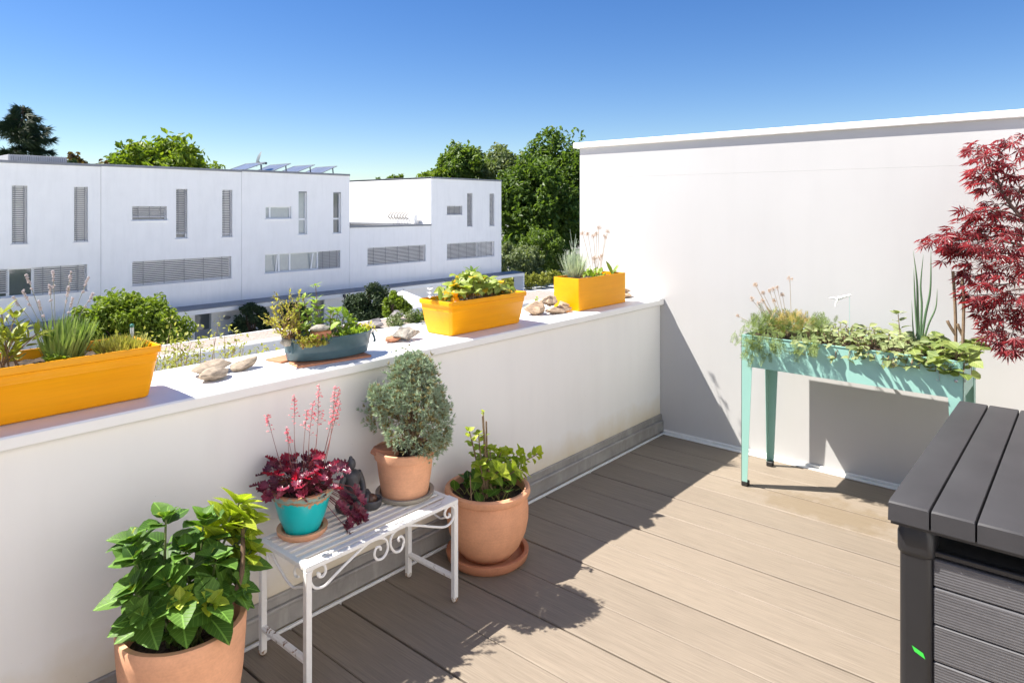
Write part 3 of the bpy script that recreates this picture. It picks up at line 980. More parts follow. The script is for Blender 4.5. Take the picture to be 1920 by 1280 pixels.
# conifer pot
CPT = (-2.556, -.213, bz)
saucer('grey weathered saucer under the dwarf conifer pot', CPT, .120, .024, M_STONEY, .016)
pot('terracotta_pot', 'terracotta pot on the bench holding the dwarf conifer, a small saucer leaning in its rim', 'plant pot', (CPT[0], CPT[1], bz + .009),
    [(.088, 0), (.094, .004), (.107, .08), (.115, .152), (.124, .156), (.1265, .172), (.1245, .189), (.117, .191), (.111, .188), (.109, .15), (.05, .145)], M_TERRA2, .110, .162)
tt = tag(smooth_by_angle(xf(MB().lathe([(.035, 0), (.048, .004), (.052, .014), (.056, .018), (.058, .026), (.054, .027), (.045, .012), (.001, .010)], (0, 0, 0), 32),
      Matrix.Translation((CPT[0] - .062, CPT[1] + .050, bz + .205)) @ Matrix.Rotation(R(188), 4, 'Y')).build('saucer', M_TERRAD), 40), 'small upturned terracotta saucer lying on the rim of the conifer pot', 'saucer')
# big round pot on the deck
RP = (-2.107, -.262, 0)
saucer('wide reddish brown saucer on the deck under the round pot', RP, .188, .050, M_TERRAD, .02)
pot('terracotta_pot', 'large bulbous terracotta pot with a rolled rim right of the bench', 'plant pot', (RP[0], RP[1], .022),
    [(.100, 0), (.112, .006), (.148, .05), (.175, .11), (.186, .165), (.187, .215), (.180, .262), (.177, .272), (.190, .276), (.196, .288), (.194, .304), (.185, .310), (.172, .308), (.166, .298), (.162, .26), (.08, .25)], M_TERRA, .166, .272)

# ---- yellow planters on the coping
def ypaint(name):
    m, nt, b = newmat(name)
    n1 = noise(nt, 4, 4, .6); n2 = noise(nt, 34, 5, .7)
    c = ramp(nt, n1, [(.3, (.86, .345, .0)), (.7, (.89, .385, .001))])
    n3 = noise(nt, 1.0, 5, .7, 'pos', (4, 30, 90)); n4 = noise(nt, 9, 6, .75)
    c = mix(nt, 1.0, c, ramp(nt, n3, [(.35, .93), (.6, 1.0)]), 'MULTIPLY')
    c = mix(nt, ramp(nt, n4, [(.60, 0.0), (.85, .22)]), c, (.60, .42, .20))
    c = mix(nt, ramp(nt, n2, [(.73, 0.0), (.78, .55)]), c, (.66, .55, .38))
    nt.links.new(c, b.inputs['Base Color']); b.inputs['Roughness'].default_value = .38; b.inputs['Specular IOR Level'].default_value = .3
    return m
M_YEL = ypaint('yellow_paint')
def rrect(cx, cy, L, W, r, n=4):
    out = []
    for (sx, sy, a0) in ((1, 1, 0), (-1, 1, 90), (-1, -1, 180), (1, -1, 270)):
        for k in range(n + 1):
            a = R(a0 + 90 * k / n)
            out.append((cx + sx * (L / 2 - r) + r * math.cos(a), cy + sy * (W / 2 - r) + r * math.sin(a)))
    return out
def trough(mb, cx, cy, L, W, prof, r=.02, n=4):
    """prof: (grow, z) where grow widens the rounded rectangle on every side"""
    V = []; F = []; m = 4 * (n + 1)
    for g_, z in prof:
        V += [(x, y, z) for x, y in rrect(cx, cy, L + 2 * g_, W + 2 * g_, max(.003, r + min(0, g_) * .5), n)]
    for j in range(len(prof) - 1):
        for i in range(m):
            k = (i + 1) % m
            F.append((j * m + i, j * m + k, (j + 1) * m + k, (j + 1) * m + i))
    F.append(tuple(range(m))[::-1])
    return mb.add(V, F)
def soil_rect(cx, cy, L, W, z, parent, seed=1):
    rr = random.Random(seed); nx, ny = 28, 8; V = []; F = []
    for j in range(ny + 1):
        for i in range(nx + 1):
            V.append((cx - L / 2 + L * i / nx, cy - W / 2 + W * j / ny, z + rr.uniform(-.006, .008)))
    for j in range(ny):
        for i in range(nx):
            a = j * (nx + 1) + i; F.append((a, a + 1, a + nx + 2, a + nx + 1))
    return MB().add(V, F).build('soil', M_SOIL, parent)
CZ = .952
def tapered(label, x0, x1, y0, W):
    L = x1 - x0; cx, cy = (x0 + x1) / 2, y0 + W / 2
    t = thing('flower_box', label, 'planter', (cx, cy, CZ), 'yellow planters along the parapet')
    prof = [(-.005, CZ), (0, CZ + .004), (.010, CZ + .060), (.018, CZ + .118), (.020, CZ + .122), (.0195, CZ + .126), (.0215, CZ + .132), (.021, CZ + .136), (.0235, CZ + .150), (.030, CZ + .154), (.031, CZ + .172), (.029, CZ + .176), (.024, CZ + .176), (.021, CZ + .170), (.016, CZ + .12), (.012, CZ + .10)]
    o = trough(MB(), cx, cy, L, W, prof, .018).build('box_body', M_YEL, t)
    smooth_by_angle(o, 30)
    soil_rect(cx, cy, L + .026, W + .026, CZ + .145, t, int(abs(x0) * 10))
    return t
tapered('long yellow planter with lavender, nearest the camera and cut by the left edge', -4.24, -3.434, .091, .205)
tapered('tapered yellow planter crowded with strawberry leaves, middle of the parapet', -1.995, -1.452, .093, .185)
p4 = thing('flower_box', 'square-edged yellow planter with blue fescue grass next to the tall wall', 'planter', (-.615, .182, CZ), 'yellow planters along the parapet')
trough(MB(), -.615, .182, .553, .20, [(-.002, CZ), (0, CZ + .003), (0, CZ + .200), (-.001, CZ + .203), (-.007, CZ + .203), (-.008, CZ + .2), (-.008, CZ + .15)], .006, 3).build('box_body', M_YEL, p4)
soil_rect(-.615, .182, .535, .182, CZ + .180, p4, 9)
# ---- zinc tub on tiles
M_TUB = simple('painted_zinc', (.055, .105, .125), .36, .18, 5, 40, .06)
MT = Matrix.Translation((-2.672, .158, 0)) @ Matrix.Rotation(R(-9), 4, 'Z')
tub = thing('zinc_tub', 'oval blue-grey zinc tub planted with sedum and leafy shoots', 'tub', (-2.672, .158, CZ + .009))
z0 = CZ + .009
def oval(prof, n=56):
    mb = MB().lathe(prof, (0, 0, 0), n)
    mb.v = [np.array([tuple(MT @ Vector((q[0] * 1.0, q[1] * .52, q[2]))) for q in a]) for a in mb.v]
    return mb
smooth_by_angle(oval([(.175, z0), (.182, z0 + .003), (.189, z0 + .032), (.1915, z0 + .036), (.1905, z0 + .041), (.199, z0 + .084), (.203, z0 + .087), (.204, z0 + .093), (.2, z0 + .095), (.195, z0 + .091), (.19, z0 + .06)]).build('tub_body', M_TUB, tub), 35)
mb = oval([(.001, z0 + .070), (.06, z0 + .076), (.12, z0 + .071), (.192, z0 + .07)]); mb.f.pop(); mb.build('soil', M_SOIL, tub)
for sx in (-1, 1):
    hp = spline([MT @ Vector(q) for q in ((sx * .185, -.052, z0 + .082), (sx * .187, -.064, z0 + .066), (sx * .190, -.066, z0 + .048), (sx * .194, -.05, z0 + .042))], 4)
    MB().tube(hp, .005, 6).build('handle', M_TUB, tub)
M_TILE = clay('tile_clay', (.50, .22, .12), .2, False)
for k, (cx_, cy_, a, l_, w_, lab) in enumerate(((-2.80, .262, 8, .16, .10, 'small orange clay tile jutting out behind the tub'), (-2.70, .098, -9, .33, .10, 'long orange clay tile along the front under the tub'))):
    o = xf(MB().box(-l_ / 2, l_ / 2, -w_ / 2, w_ / 2, 0, .0088, .001), Matrix.Translation((cx_, cy_, .9502)) @ Matrix.Rotation(R(a), 4, 'Z')).build('clay_tile', M_TILE)
    tag(o, lab, 'tile', 'clay tiles under the tub')

# ---- stones
def rockmat(name, c1, c2, stretch=(1, 1, 3), sc=22):
    m, nt, b = newmat(name)
    n1 = noise(nt, sc, 6, .7, 'obj', stretch); n2 = noise(nt, 90, 4, .7, 'obj')
    c = ramp(nt, n1, [(.3, c1), (.55, c2), (.8, [min(1, x * 1.25) for x in c2])])
    c = mix(nt, 1.0, c, ramp(nt, n2, [(.3, .75), (.7, 1.05)]), 'MULTIPLY')
    nt.links.new(c, b.inputs['Base Color']); b.inputs['Roughness'].default_value = .85
    bump(nt, b, n1, .5, .006)
    return m
M_R1 = rockmat('driftwood_stone', (.15, .115, .08), (.38, .31, .235), (1, 1, 4), 30)
M_R2 = rockmat('grey_rock', (.17, .16, .135), (.39, .355, .30), (1, 1, 1))
M_R3 = rockmat('tan_rock', (.19, .11, .065), (.48, .36, .25), (1, 1, 7), 30)
def stone(label, c, size, rotz, mat, seed, tilt=0, jag=.16, name='stone', group='stones lying on the coping'):
    rr = random.Random(seed)
    mb = MB().ball((0, 0, 0), 1, 26, 18)
    ph = [(Vector((rr.uniform(-1, 1), rr.uniform(-1, 1), rr.uniform(-1, 1))).normalized(), rr.uniform(.50, .88)) for _ in range(8 + int(jag * 24))]
    V = []
    for q in mb.v[0]:
        v = Vector(q)
        for n_, d_ in ph:
            k = v.dot(n_) - d_
            if k > 0: v = v - n_ * k * (.8 if jag < .2 else .98)
        v *= 1 + jag * .35 * math.sin(7 * q[0] + seed) * math.sin(6 * q[1] + 2 * seed) + rr.uniform(-.02, .02)
        V.append(tuple(v))
    V = np.array(V)
    M_ = Matrix.Rotation(R(rotz), 4, 'Z') @ Matrix.Rotation(R(tilt), 4, 'Y')
    V = np.array([tuple(M_.to_3x3() @ Vector((q[0] * size[0], q[1] * size[1], q[2] * size[2]))) for q in V])
    V[:, 2] -= V[:, 2].min() + .002
    mb.v = [V]
    o = mb.build(name, mat); smooth_by_angle(o, 38 if jag < .2 else 22)
    o.location = c
    return tag(o, label, 'stone', group)
stone('long flat driftwood-brown stone at the back of the left stone trio', (-3.125, .262, .9502), (.104, .052, .025), 12, M_R1, 3, -4)
stone('rounded pale stone in front of the left stone trio', (-3.165, .162, .9502), (.078, .044, .024), 20, M_R1, 5)
stone('narrow brown stone pointing right in the left stone trio', (-3.022, .232, .9502), (.076, .034, .022), 14, M_R1, 8, -8)
stone('smooth orange clay shard beside the grey rock', (-2.262, .225, .9502), (.075, .042, .018), 14, M_TILE, 12)
stone('rough grey crumpled rock right of the tub', (-2.198, .20, .9502), (.090, .056, .040), -8, M_R2, 14, 0, .4)
stone('tan boulder at the left of the rock cluster between the two right planters', (-1.158, .232, .9502), (.085, .072, .046), 30, M_R3, 17, 0, .3)
stone('flat ochre slab under the striped rock between the two right planters', (-1.035, .150, .9502), (.125, .060, .026), -12, M_R3, 19, 0, .3)
stone('striped tan rock resting on the ochre slab', (-1.03, .195, .990), (.088, .052, .036), 5, M_R3, 23, 0, .4)
stone('small pinkish stone at the right of the rock cluster', (-.935, .172, .9502), (.052, .040, .036), 40, M_R3, 29, 0, .2)
stone('flat layered slab right of the fescue planter', (-.13, .235, .9502), (.12, .075, .022), 10, M_R3, 31, 0, .3)
stone('upper layered slab stacked in the corner by the tall wall', (-.14, .245, .984), (.10, .062, .020), -15, M_R3, 37, 0, .3)
stone('flat grey-brown stone on the clay block in the tub', (-2.752, .098, z0 + .121), (.046, .034, .015), 0, M_R2, 41, name='stone', group='stones in the tub')
o = tag(xf(MB().box(-.038, .038, -.024, .024, 0, .048, .004), Matrix.Translation((-2.750, .098, z0 + .074)) @ Matrix.Rotation(R(-6), 4, 'Z')).build('clay_block', M_TILE), 'reddish clay block under the flat stone in the tub', 'block')
stone('pale grey pebble poking over the left rim of the tub', (-2.865, .17, z0 + .068), (.034, .028, .020), 0, M_R2, 43, group='stones in the tub')
stone('lilac-grey stone standing at the right end of the tub', (-2.535, .15, z0 + .066), (.030, .025, .034), 0, M_R2, 47, group='stones in the tub')

# ---- stone figurine on the bench
M_FIG = simple('dark_resin', (.075, .075, .08), .55, .3, 25, 120, .2)
FB = Vector((-2.775, -.148, bz))
fig = thing('figurine', 'dark seated meditating figurine with a bowl, between the teal pot and conifer pot', 'statue', FB)
mb = MB(); c = FB
mb.ball(c + Vector((0, 0, .175)), .020, 14, 10, (1, 1.05, 1.2)).ball(c + Vector((0, .004, .197)), .009, 8, 6)
mb.tube([c + Vector((0, 0, .162)), c + Vector((0, 0, .148))], .010, 8)
mb.lathe([(.041, .040), (.036, .07), (.035, .10), (.042, .128), (.036, .145), (.012, .152)], c, 16)
for sx in (-1, 1):
    mb.tube(spline([c + Vector((sx * .040, 0, .135)), c + Vector((sx * .056, -.004, .098)), c + Vector((sx * .038, -.036, .068)), c + Vector((sx * .008, -.046, .062))], 4), [.014] * 8 + [.011] * 5, 8)
    mb.tube(spline([c + Vector((sx * .022, .0, .045)), c + Vector((sx * .070, -.022, .040)), c + Vector((sx * .046, -.055, .036)), c + Vector((-sx * .018, -.058, .036))], 4), [.024] * 5 + [.020] * 4 + [.014] * 4, 8)
mb.lathe([(.070, .0), (.074, .010), (.070, .024), (.05, .030), (.001, .030)], c, 20)
mb.v = [np.array([((q[0] - c.x) * .84 + c.x, (q[1] - c.y) * .9 + c.y, q[2]) for q in a_]) for a_ in mb.v]
smooth_by_angle(mb.build('body', M_FIG, fig), 60)
b2 = FB + Vector((.055, -.055, .0))
smooth_by_angle(MB().lathe([(.030, 0), (.040, .012), (.044, .034), (.040, .038), (.034, .034), (.028, .02), (.001, .018)], b2, 20).build('bowl', M_FIG, fig), 40)
MB().ball(b2 + Vector((0, 0, .032)), .024, 10, 8).build('pebble', simple('bowl_pebble', (.10, .05, .03), .35), fig)

# ---- mint raised bed on tapered legs
M_MINT = simple('mint_paint', (.28, .51, .445), .42, .025, 3, 30)
M_BOLT = simple('steel_bolt', (.45, .45, .46), .3, .1, metal=.9)
M_RUB = simple('black_rubber', (.018, .017, .016), .6)
mx0, mx1, my0, my1 = -.556, -.130, -1.897, -.820
rbed = thing('raised_bed', 'mint green raised metal planter on four tapered legs before the tall wall', 'raised planter', ((mx0 + mx1) / 2, (my0 + my1) / 2, 0))
zt, zb = .868, .690
MB().box(mx0 + .003, mx0 + .005, my0 + .003, my1 - .003, zb, zt, 0).box(mx0 - .001, mx0 + .012, my0, my1, zt - .0015, zt + .002).build('front_panel', M_MINT, rbed)
MB().box(mx1 - .005, mx1 - .003, my0 + .003, my1 - .003, zb, zt, 0).box(mx1 - .012, mx1 + .001, my0, my1, zt - .0015, zt + .002).build('back_panel', M_MINT, rbed)
for yy in (my0, my1):
    y0_ = yy + (.003 if yy == my0 else -.005)
    MB().box(mx0 + .0055, mx1 - .0055, y0_, y0_ + .002, zb, zt, 0).build('side_panel', M_MINT, rbed)
MB().box(mx0 + .006, mx1 - .006, my0 + .006, my1 - .006, zb + .004, zb + .008).build('bottom_panel', M_MINT, rbed)
for (lx, sx) in ((mx0, 1), (mx1, -1)):
    for (ly, sy) in ((my0, 1), (my1, -1)):
        mb = MB(); wt, wb = .062, .034; t_ = .0025
        z1 = zt - .002; z2 = zb - .004
        for (a, b_, cc) in ((0, 0, 0),):
            # L-shaped folded sheet: one wing along y, one along x, both tapering
            def wing(axis):
                P = []
                for (w_, z_) in ((wt, z1), (wt, z2), (wb, .028)):
                    if axis == 'y': P.append(((lx, ly + sy * .0, z_), (lx, ly + sy * w_, z_)))
                    else: P.append(((lx, ly, z_), (lx + sx * w_, ly, z_)))
                V = []
                for (p0, p1) in P:
                    for p_ in (p0, p1):
                        V.append(p_)
                        V.append((p_[0] + sx * t_, p_[1], p_[2]) if axis == 'y' else (p_[0], p_[1] + sy * t_, p_[2]))
                F = []
                for k in range(2):
                    o_ = k * 4
                    F += [(o_, o_ + 2, o_ + 6, o_ + 4), (o_ + 1, o_ + 5, o_ + 7, o_ + 3), (o_ + 2, o_ + 3, o_ + 7, o_ + 6), (o_, o_ + 4, o_ + 5, o_ + 1)]
                F += [(0, 1, 3, 2), (8, 10, 11, 9)]
                mb.add(V, F)
            wing('y'); wing('x')
        lg = mb.build('leg', M_MINT, rbed)
        MB().box(lx - sx * .001, lx + sx * (wb + .002), ly - sy * .001, ly + sy * (wb + .002), .0005, .030, .003).build('foot', M_RUB, lg)
        bo = MB()
        for zz in (.775,) if sx > 0 else (.84, .72):
            bo.ball((lx - sx * .002, ly + sy * .030, zz), .008, 8, 5, (.5, 1, 1)).ball((lx + sx * .03, ly - sy * .002, zz), .008, 8, 5, (1, .5, 1))
        bo.build('bolt', M_BOLT, lg)
V = []; F = []; rr = random.Random(4); nx, ny = 10, 28
for j in range(ny + 1):
    for i in range(nx + 1):
        V.append((mx0 + .007 + (mx1 - mx0 - .014) * i / nx, my0 + .007 + (my1 - my0 - .014) * j / ny, zt - .018 + rr.uniform(-.007, .012)))
for j in range(ny):
    for i in range(nx):
        a = j * (nx + 1) + i; F.append((a, a + 1, a + nx + 2, a + nx + 1))
MB().add(V, F).build('soil', M_SOIL, rbed)
MB().tube(spline([(mx0 - .003, -1.80, .86), (mx0 - .004, -1.797, .82), (mx0 - .003, -1.80, .77), (mx0 - .003, -1.792, .765), (mx0 - .003, -1.786, .772)], 4), .0012, 5).build('wire_hook', M_BOLT, rbed)

# ---- storage box of dark grey plastic
M_LID = simple('dark_plastic_lid', (.038, .037, .040), .6, .14, 4, 220, .05, spec=.3, bdist=.001)
M_BODY = simple('black_plastic_frame', (.013, .0135, .016), .42, .08, 3, 60)
def ribbed():
    m, nt, b = newmat('ribbed_grey_panel')
    g_ = nt.nodes.new("ShaderNodeNewGeometry"); sx = nt.nodes.new("ShaderNodeSeparateXYZ"); nt.links.new(g_.outputs['Position'], sx.inputs[0])
    wv = math_n(nt, 'SINE', math_n(nt, 'MULTIPLY', sx.outputs[2], 2 * math.pi / .0082))
    n1 = noise(nt, 1.0, 5, .7, 'pos', (3, 3, 90)); n2 = noise(nt, 50, 4, .7)
    c = ramp(nt, n1, [(.3, (.066, .065, .070)), (.7, (.100, .098, .105))])
    c = mix(nt, 1.0, c, ramp(nt, n2, [(.3, .9), (.7, 1.05)]), 'MULTIPLY')
    nt.links.new(c, b.inputs['Base Color']); b.inputs['Roughness'].default_value = .55
    bump(nt, b, wv, .26, .002)
    return m
M_RIB = ribbed()
sb = thing('storage_box', 'dark grey plastic garden storage box with plank lid and ribbed panels', 'storage box', (-1.33, -2.3, 0))
lx0, lx1 = -2.053, -.612
yy = -1.888; nb = 0
for k in range(7):
    w_ = .112
    mb = MB()
    a, b_ = yy - w_ + .0015, yy - .0015
    prof = [(a, .640), (a, .695), (a + .0015, .6985), (a + .005, .700), (b_ - .005, .700), (b_ - .0015, .6985), (b_, .695), (b_, .640)]
    if k == 0: prof[-2] = (b_ - .001, .690)
    n = len(prof); V = []; F = []
    for xx, ins in ((lx0, .006), (lx0 + .005, .0012), (lx0 + .02, 0), (lx1 - .02, 0), (lx1 - .005, .0012), (lx1, .006)):
        for (py, pz) in prof:
            V.append((xx, py, pz - (ins if pz > .68 else 0)))
    for j in range(5):
        for i in range(n):
            k2 = (i + 1) % n
            F.append((j * n + i, j * n + k2, (j + 1) * n + k2, (j + 1) * n + i))
    F.append(tuple(range(n))[::-1]); F.append(tuple(range(5 * n, 6 * n)))
    mb.add(V, F)
    smooth_by_angle(mb.build('lid_plank', M_LID, sb), 25)
    yy -= w_ + .0025
yend = yy
MB().box(lx0 + .01, lx1 - .01, yend + .006, -1.895, .628, .639).build('lid_base', M_BODY, sb)
bx_ = -2.018
for (px_, py_) in ((bx_, -1.912), (bx_, yend + .12), (lx1 - .03 - .085, -1.912), (lx1 - .115, yend + .12)):
    mb = trough(MB(), px_ + .045, py_ - .045, .09, .09, [(0, .0), (0, .535), (.004, .540), (.006, .548), (.006, .60), (-.002, .627)], .022, 6)
    smooth_by_angle(mb.build('corner_post', M_BODY, sb), 30)
MB().box(bx_ + .045, lx1 - .045, yend + .045, -1.932, .01, .56).build('inner_body', M_DARK, sb)
MB().box(bx_ + .015, bx_ + .044, yend + .05, -1.998, .545, .562, .003).build('front_rail', M_BODY, sb)
for i in range(5):
    zt_ = .538 - i * .1125 - (0 if i == 0 else -.028)
    zl_ = zt_ - (.0815 if i == 0 else .110)
    MB().box(bx_ + .012, bx_ + .044, yend + .13, -2.002, max(.008, zl_), zt_, .004).build('panel', M_RIB, sb)
MB().add([(bx_ - .0015, -1.948, .262), (bx_ - .0015, -1.978, .250), (bx_ - .0015, -1.984, .234), (bx_ - .0015, -1.955, .246)], [(3, 2, 1, 0)]).build('sticker', simple('green_sticker', (.04, .55, .06), .4), sb)
# ================================================================== TREES AND SHRUBS BEYOND THE PARAPET
M_BARK = simple('bark', (.10, .07, .045), .9, .3, 8, 60, .4)
M_BARKP = simple('twig_bark', (.22, .15, .09), .85, .25, 30, 120, .3)
TC = [t_clump(4, s, .55) for s in (3, 4, 5)]
def crown_mats(c, rad, ncl, per, size, seed, clr=.30, low=-.8, flat=1.0, jit=.35):
    """leaf clumps gathered in sub-crowns that sit near the skin of an ellipsoid"""
    rr = random.Random(seed); out = [[], [], []]
    for i in range(ncl):
        while True:
            d = Vector((rr.gauss(0, 1), rr.gauss(0, 1), rr.gauss(0, 1))).normalized()
            if d.z > low: break
        k = rr.uniform(.45, 1.0) ** .6
        p = Vector((c[0] + d.x * rad[0] * k, c[1] + d.y * rad[1] * k, c[2] + d.z * rad[2] * k))
        cr = clr * min(rad) * rr.uniform(.6, 1.35)
        for j in range(int(per * rr.uniform(.6, 1.3))):
            e = Vector((rr.gauss(0, 1), rr.gauss(0, 1), rr.gauss(0, 1))).normalized() * (rr.uniform(.3, 1) ** .5) * cr
            e.z *= flat
            s_ = size * rr.uniform(.6, 1.35)
            m = Matrix.Translation(p + e) @ Euler((rr.uniform(-.7, .7), rr.uniform(-.7, .7), rr.uniform(0, 6.28))).to_matrix().to_4x4() @ Matrix.Scale(s_, 4)
            out[rr.randrange(3)].append(m)
    return out
def crown(name, parent, mat, lists):
    mb = MB()
    for k in range(3): mb.scatter(TC[k], lists[k])
    return mb.build(name, mat, parent)
def limbs(mb, base, top, r, rad, n, seed):
    rr = random.Random(seed)
    base = Vector(base); top = Vector(top)
    mb.tube(spline([base, base.lerp(top, .5) + Vector((rr.uniform(-.2, .2), rr.uniform(-.2, .2), 0)), top], 4), [r * (1 - .8 * i / 8) for i in range(9)], 7)
    for i in range(n):
        t = rr.uniform(.35, .9); p = base.lerp(top, t)
        a = rr.uniform(0, 6.28)
        q = p + Vector((math.cos(a) * rad[0] * .7, math.sin(a) * rad[1] * .7, rr.uniform(.1, .45) * rad[2]))
        mb.tube([p, p.lerp(q, .5) + Vector((0, 0, .1 * rad[2])), q], [r * .4, r * .25, r * .08], 5)
    return mb
def tree(name, label, cat, c, rad, mat, ncl, per, size, seed, group=None, **kw):
    t = thing(name, label, cat, (c[0], c[1], -5.6), group)
    limbs(MB(), (c[0], c[1], -5.6), (c[0], c[1], c[2] + rad[2] * .6), max(.12, rad[0] * .06), rad, 9, seed).build('trunk', M_BARK, t)
    crown('crown', t, mat, crown_mats(c, rad, ncl, per, size, seed, **kw))
    return t
L_DEEP = leafmat('leaf_deep', (.070, .122, .020), (.150, .225, .045), .44, .5)
L_MID = leafmat('leaf_mid', (.090, .150, .024), (.175, .245, .05), .42, .5)
L_BRIGHT = leafmat('leaf_bright', (.12, .19, .018), (.25, .32, .035), .40, .5)
L_PALE = leafmat('leaf_pale', (.13, .17, .07), (.24, .28, .13), .3, .5)
L_YEL = leafmat('leaf_yellowgreen', (.20, .22, .03), (.34, .34, .06), .3, .5)
L_RUST = leafmat('leaf_rust', (.10, .055, .02), (.17, .12, .03), .3, .5)
L_SPRUCE = leafmat('needle_spruce', (.024, .046, .018), (.058, .09, .032), .16, .6)
G1 = 'trees behind the row houses'
tree('broadleaf_tree', 'tallest dark green tree, beside the tall white wall', 'tree', (68.5, 52, 3.0), (6.0, 6, 7.6), L_DEEP, 100, 62, .62, 101, G1)
tree('broadleaf_tree', 'dark green tree filling the gap right of the end house', 'tree', (61.2, 50, .8), (5.0, 5, 6.4), L_DEEP, 80, 56, .62, 102, G1)
tree('broadleaf_tree', 'mid green tree squeezed against the tall white wall', 'tree', (70.0, 49, 1.0), (4.2, 4, 6.2), L_MID, 60, 56, .58, 103, G1)
tree('willow_tree', 'pale silvery tree above the roof of the right end house', 'tree', (62.6, 58, 4.6), (3.8, 4, 4.6), L_PALE, 46, 52, .5, 104, G1)
tree('broadleaf_tree', 'round green treetop over the right end house', 'tree', (60.2, 61, 5.2), (4.0, 4, 4.4), L_MID, 46, 56, .55, 105, G1)
tree('broadleaf_tree', 'spiky dark treetop left of the pale tree above the end house roof', 'tree', (56.6, 60, 5.0), (2.4, 2.5, 3.6), L_DEEP, 30, 50, .5, 106, G1)
tree('broadleaf_tree', 'low yellowish treetop left above the end house roof', 'tree', (52.6, 59, 4.2), (2.0, 2, 2.0), L_BRIGHT, 20, 44, .5, 107, G1)
for k, (xx, zz, w_) in enumerate(((47.5, 4.35, 1.6), (49.8, 4.5, 1.4))):
    tree('broadleaf_tree', ['small distant treetop over the terrace wall, left one', 'small distant treetop over the terrace wall, right one'][k], 'tree', (xx, 62, zz), (w_, 1.5, .9), L_MID, 10, 36, .4, 108 + k, G1)
tree('broadleaf_tree', 'broad sunlit yellow-green tree above the left row house roofs', 'tree', (18.7, 55, 3.2), (3.9, 4, 3.5), L_BRIGHT, 64, 70, .46, 111, G1, low=-.4, clr=.34)
tree('broadleaf_tree', 'lower left shoulder of yellow-green foliage above the roof', 'tree', (15.9, 56, 3.3), (2.2, 3, 2.0), L_BRIGHT, 30, 60, .42, 112, G1, low=-.4)
tree('broadleaf_tree', 'rust brown treetop showing between the small cypress and the yellow-green tree', 'tree', (13.9, 56, 4.0), (1.9, 2, 1.5), L_RUST, 22, 44, .38, 113, G1)
# cypress
cy = thing('cypress_tree', 'tiny dark columnar cypress tip above the leftmost roof', 'tree', (11.05, 50, -5.6), G1)
limbs(MB(), (11.05, 50, -5.6), (11.05, 50, 5.2), .12, (.2, .2, 1), 0, 5).build('trunk', M_BARK, cy)
crown('crown', cy, L_SPRUCE, crown_mats((11.05, 50, 1.5), (.36, .36, 4.1), 60, 16, .22, 7, clr=.6))
# spruce
sp = thing('spruce_tree', 'large dark spruce rising behind the leftmost row house', 'tree', (10.8, 60, -5.6), G1)
MB().tube([(10.8, 60, -5.6), (10.8, 60, 9.0)], [.4, .03], 8).build('trunk', M_BARK, sp)
NT = t_needles(9, .05, 8, .9)
mats = []; rr = random.Random(77); bmb = MB()
for i in range(170):
    t = (i + rr.random()) / 170
    z = 9.3 - 12.5 * t ** 1.05
    L = .20 + 4.1 * min(1, (t * 1.55)) ** .85 * rr.uniform(.68, 1.1)
    if t < .08: L = .25 + t * 5
    a = rr.uniform(0, 6.283)
    d = Vector((math.cos(a), math.sin(a), 0))
    lift = .30 if t < .25 else -.05
    p0 = Vector((10.8, 60, z))
    P = [p0 + d * L * u + Vector((0, 0, L * (lift * u - .38 * u * u + .22 * u ** 4))) for u in (0, .35, .7, 1)]
    bmb.tube(P, [.05, .04, .03, .01], 4)
    nn = max(8, int(L * 13))
    for j in range(nn):
        u = .1 + .9 * (j + rr.random()) / nn
        p = p0 + d * L * u + Vector((0, 0, L * (lift * u - .38 * u * u + .22 * u ** 4)))
        side = Vector((-d.y, d.x, 0)) * rr.uniform(-1, 1) * (.55 * L * (1 - u) * .5 + .25)
        dd = d * .7 + side * .6 + Vector((0, 0, rr.uniform(-.7, .15)))
        mats.append(orient(p + side * .6, dd, (0, 0, 1), rr.uniform(.45, .85)))
bmb.build('branch', M_BARK, sp, kind='stuff')
MB().scatter(NT, mats).build('crown', L_SPRUCE, sp)
# shrubs
G2 = 'shrubs between the houses'
def shrub(name, label, c, rad, mat, ncl, per, size, seed, **kw):
    t = thing(name, label, 'shrub', (c[0], c[1], -5.6), G2)
    mb = MB(); rr = random.Random(seed)
    for i in range(7):
        a = rr.uniform(0, 6.28)
        mb.tube([(c[0], c[1], -5.6), (c[0] + math.cos(a) * rad[0] * .25, c[1] + math.sin(a) * rad[1] * .25, c[2]), (c[0] + math.cos(a) * rad[0] * .6, c[1] + math.sin(a) * rad[1] * .6, c[2] + rad[2] * .7)], [.05, .035, .01], 5)
    mb.build('stem', M_BARK, t)
    crown('foliage', t, mat, crown_mats(c, rad, ncl, per, size, seed, **kw))
    return t
shrub('leafy_shrub', 'rounded yellow-flecked shrub low below the dark trees, left of the fescue planter', (45.0, 39.5, -3.9), (2.6, 2.2, 1.9), L_PALE, 40, 50, .30, 121)
shrub('leafy_shrub', 'olive green shrub behind the fescue planter', (49.6, 40, -3.0), (2.4, 2.2, 2.5), L_MID, 40, 50, .30, 122)
hd = thing('hedge', 'low clipped yellow-green hedge beyond the pale paving', 'hedge', (41, 34.3, -5.6))
hl = [[], [], []]
for i in range(16):
    q = crown_mats((36.2 + i * .62, 36.2 - i * .12 + .9, -4.95), (.6, .7, .55), 6, 26, .19, 200 + i, clr=.6)
    for k in range(3): hl[k] += q[k]
crown('foliage', hd, L_YEL, hl)
shrub('leafy_shrub', 'big bright green shrub behind the lavender, in front of the white facade', (5.15, 24, -3.0), (2.05, 1.6, 1.32), L_BRIGHT, 95, 70, .155, 123, clr=.26)
shrub('leafy_shrub', 'darker green shrub growing under the big bright one', (3.0, 23.2, -3.6), (1.7, 1.4, 1.0), L_MID, 50, 60, .155, 124)
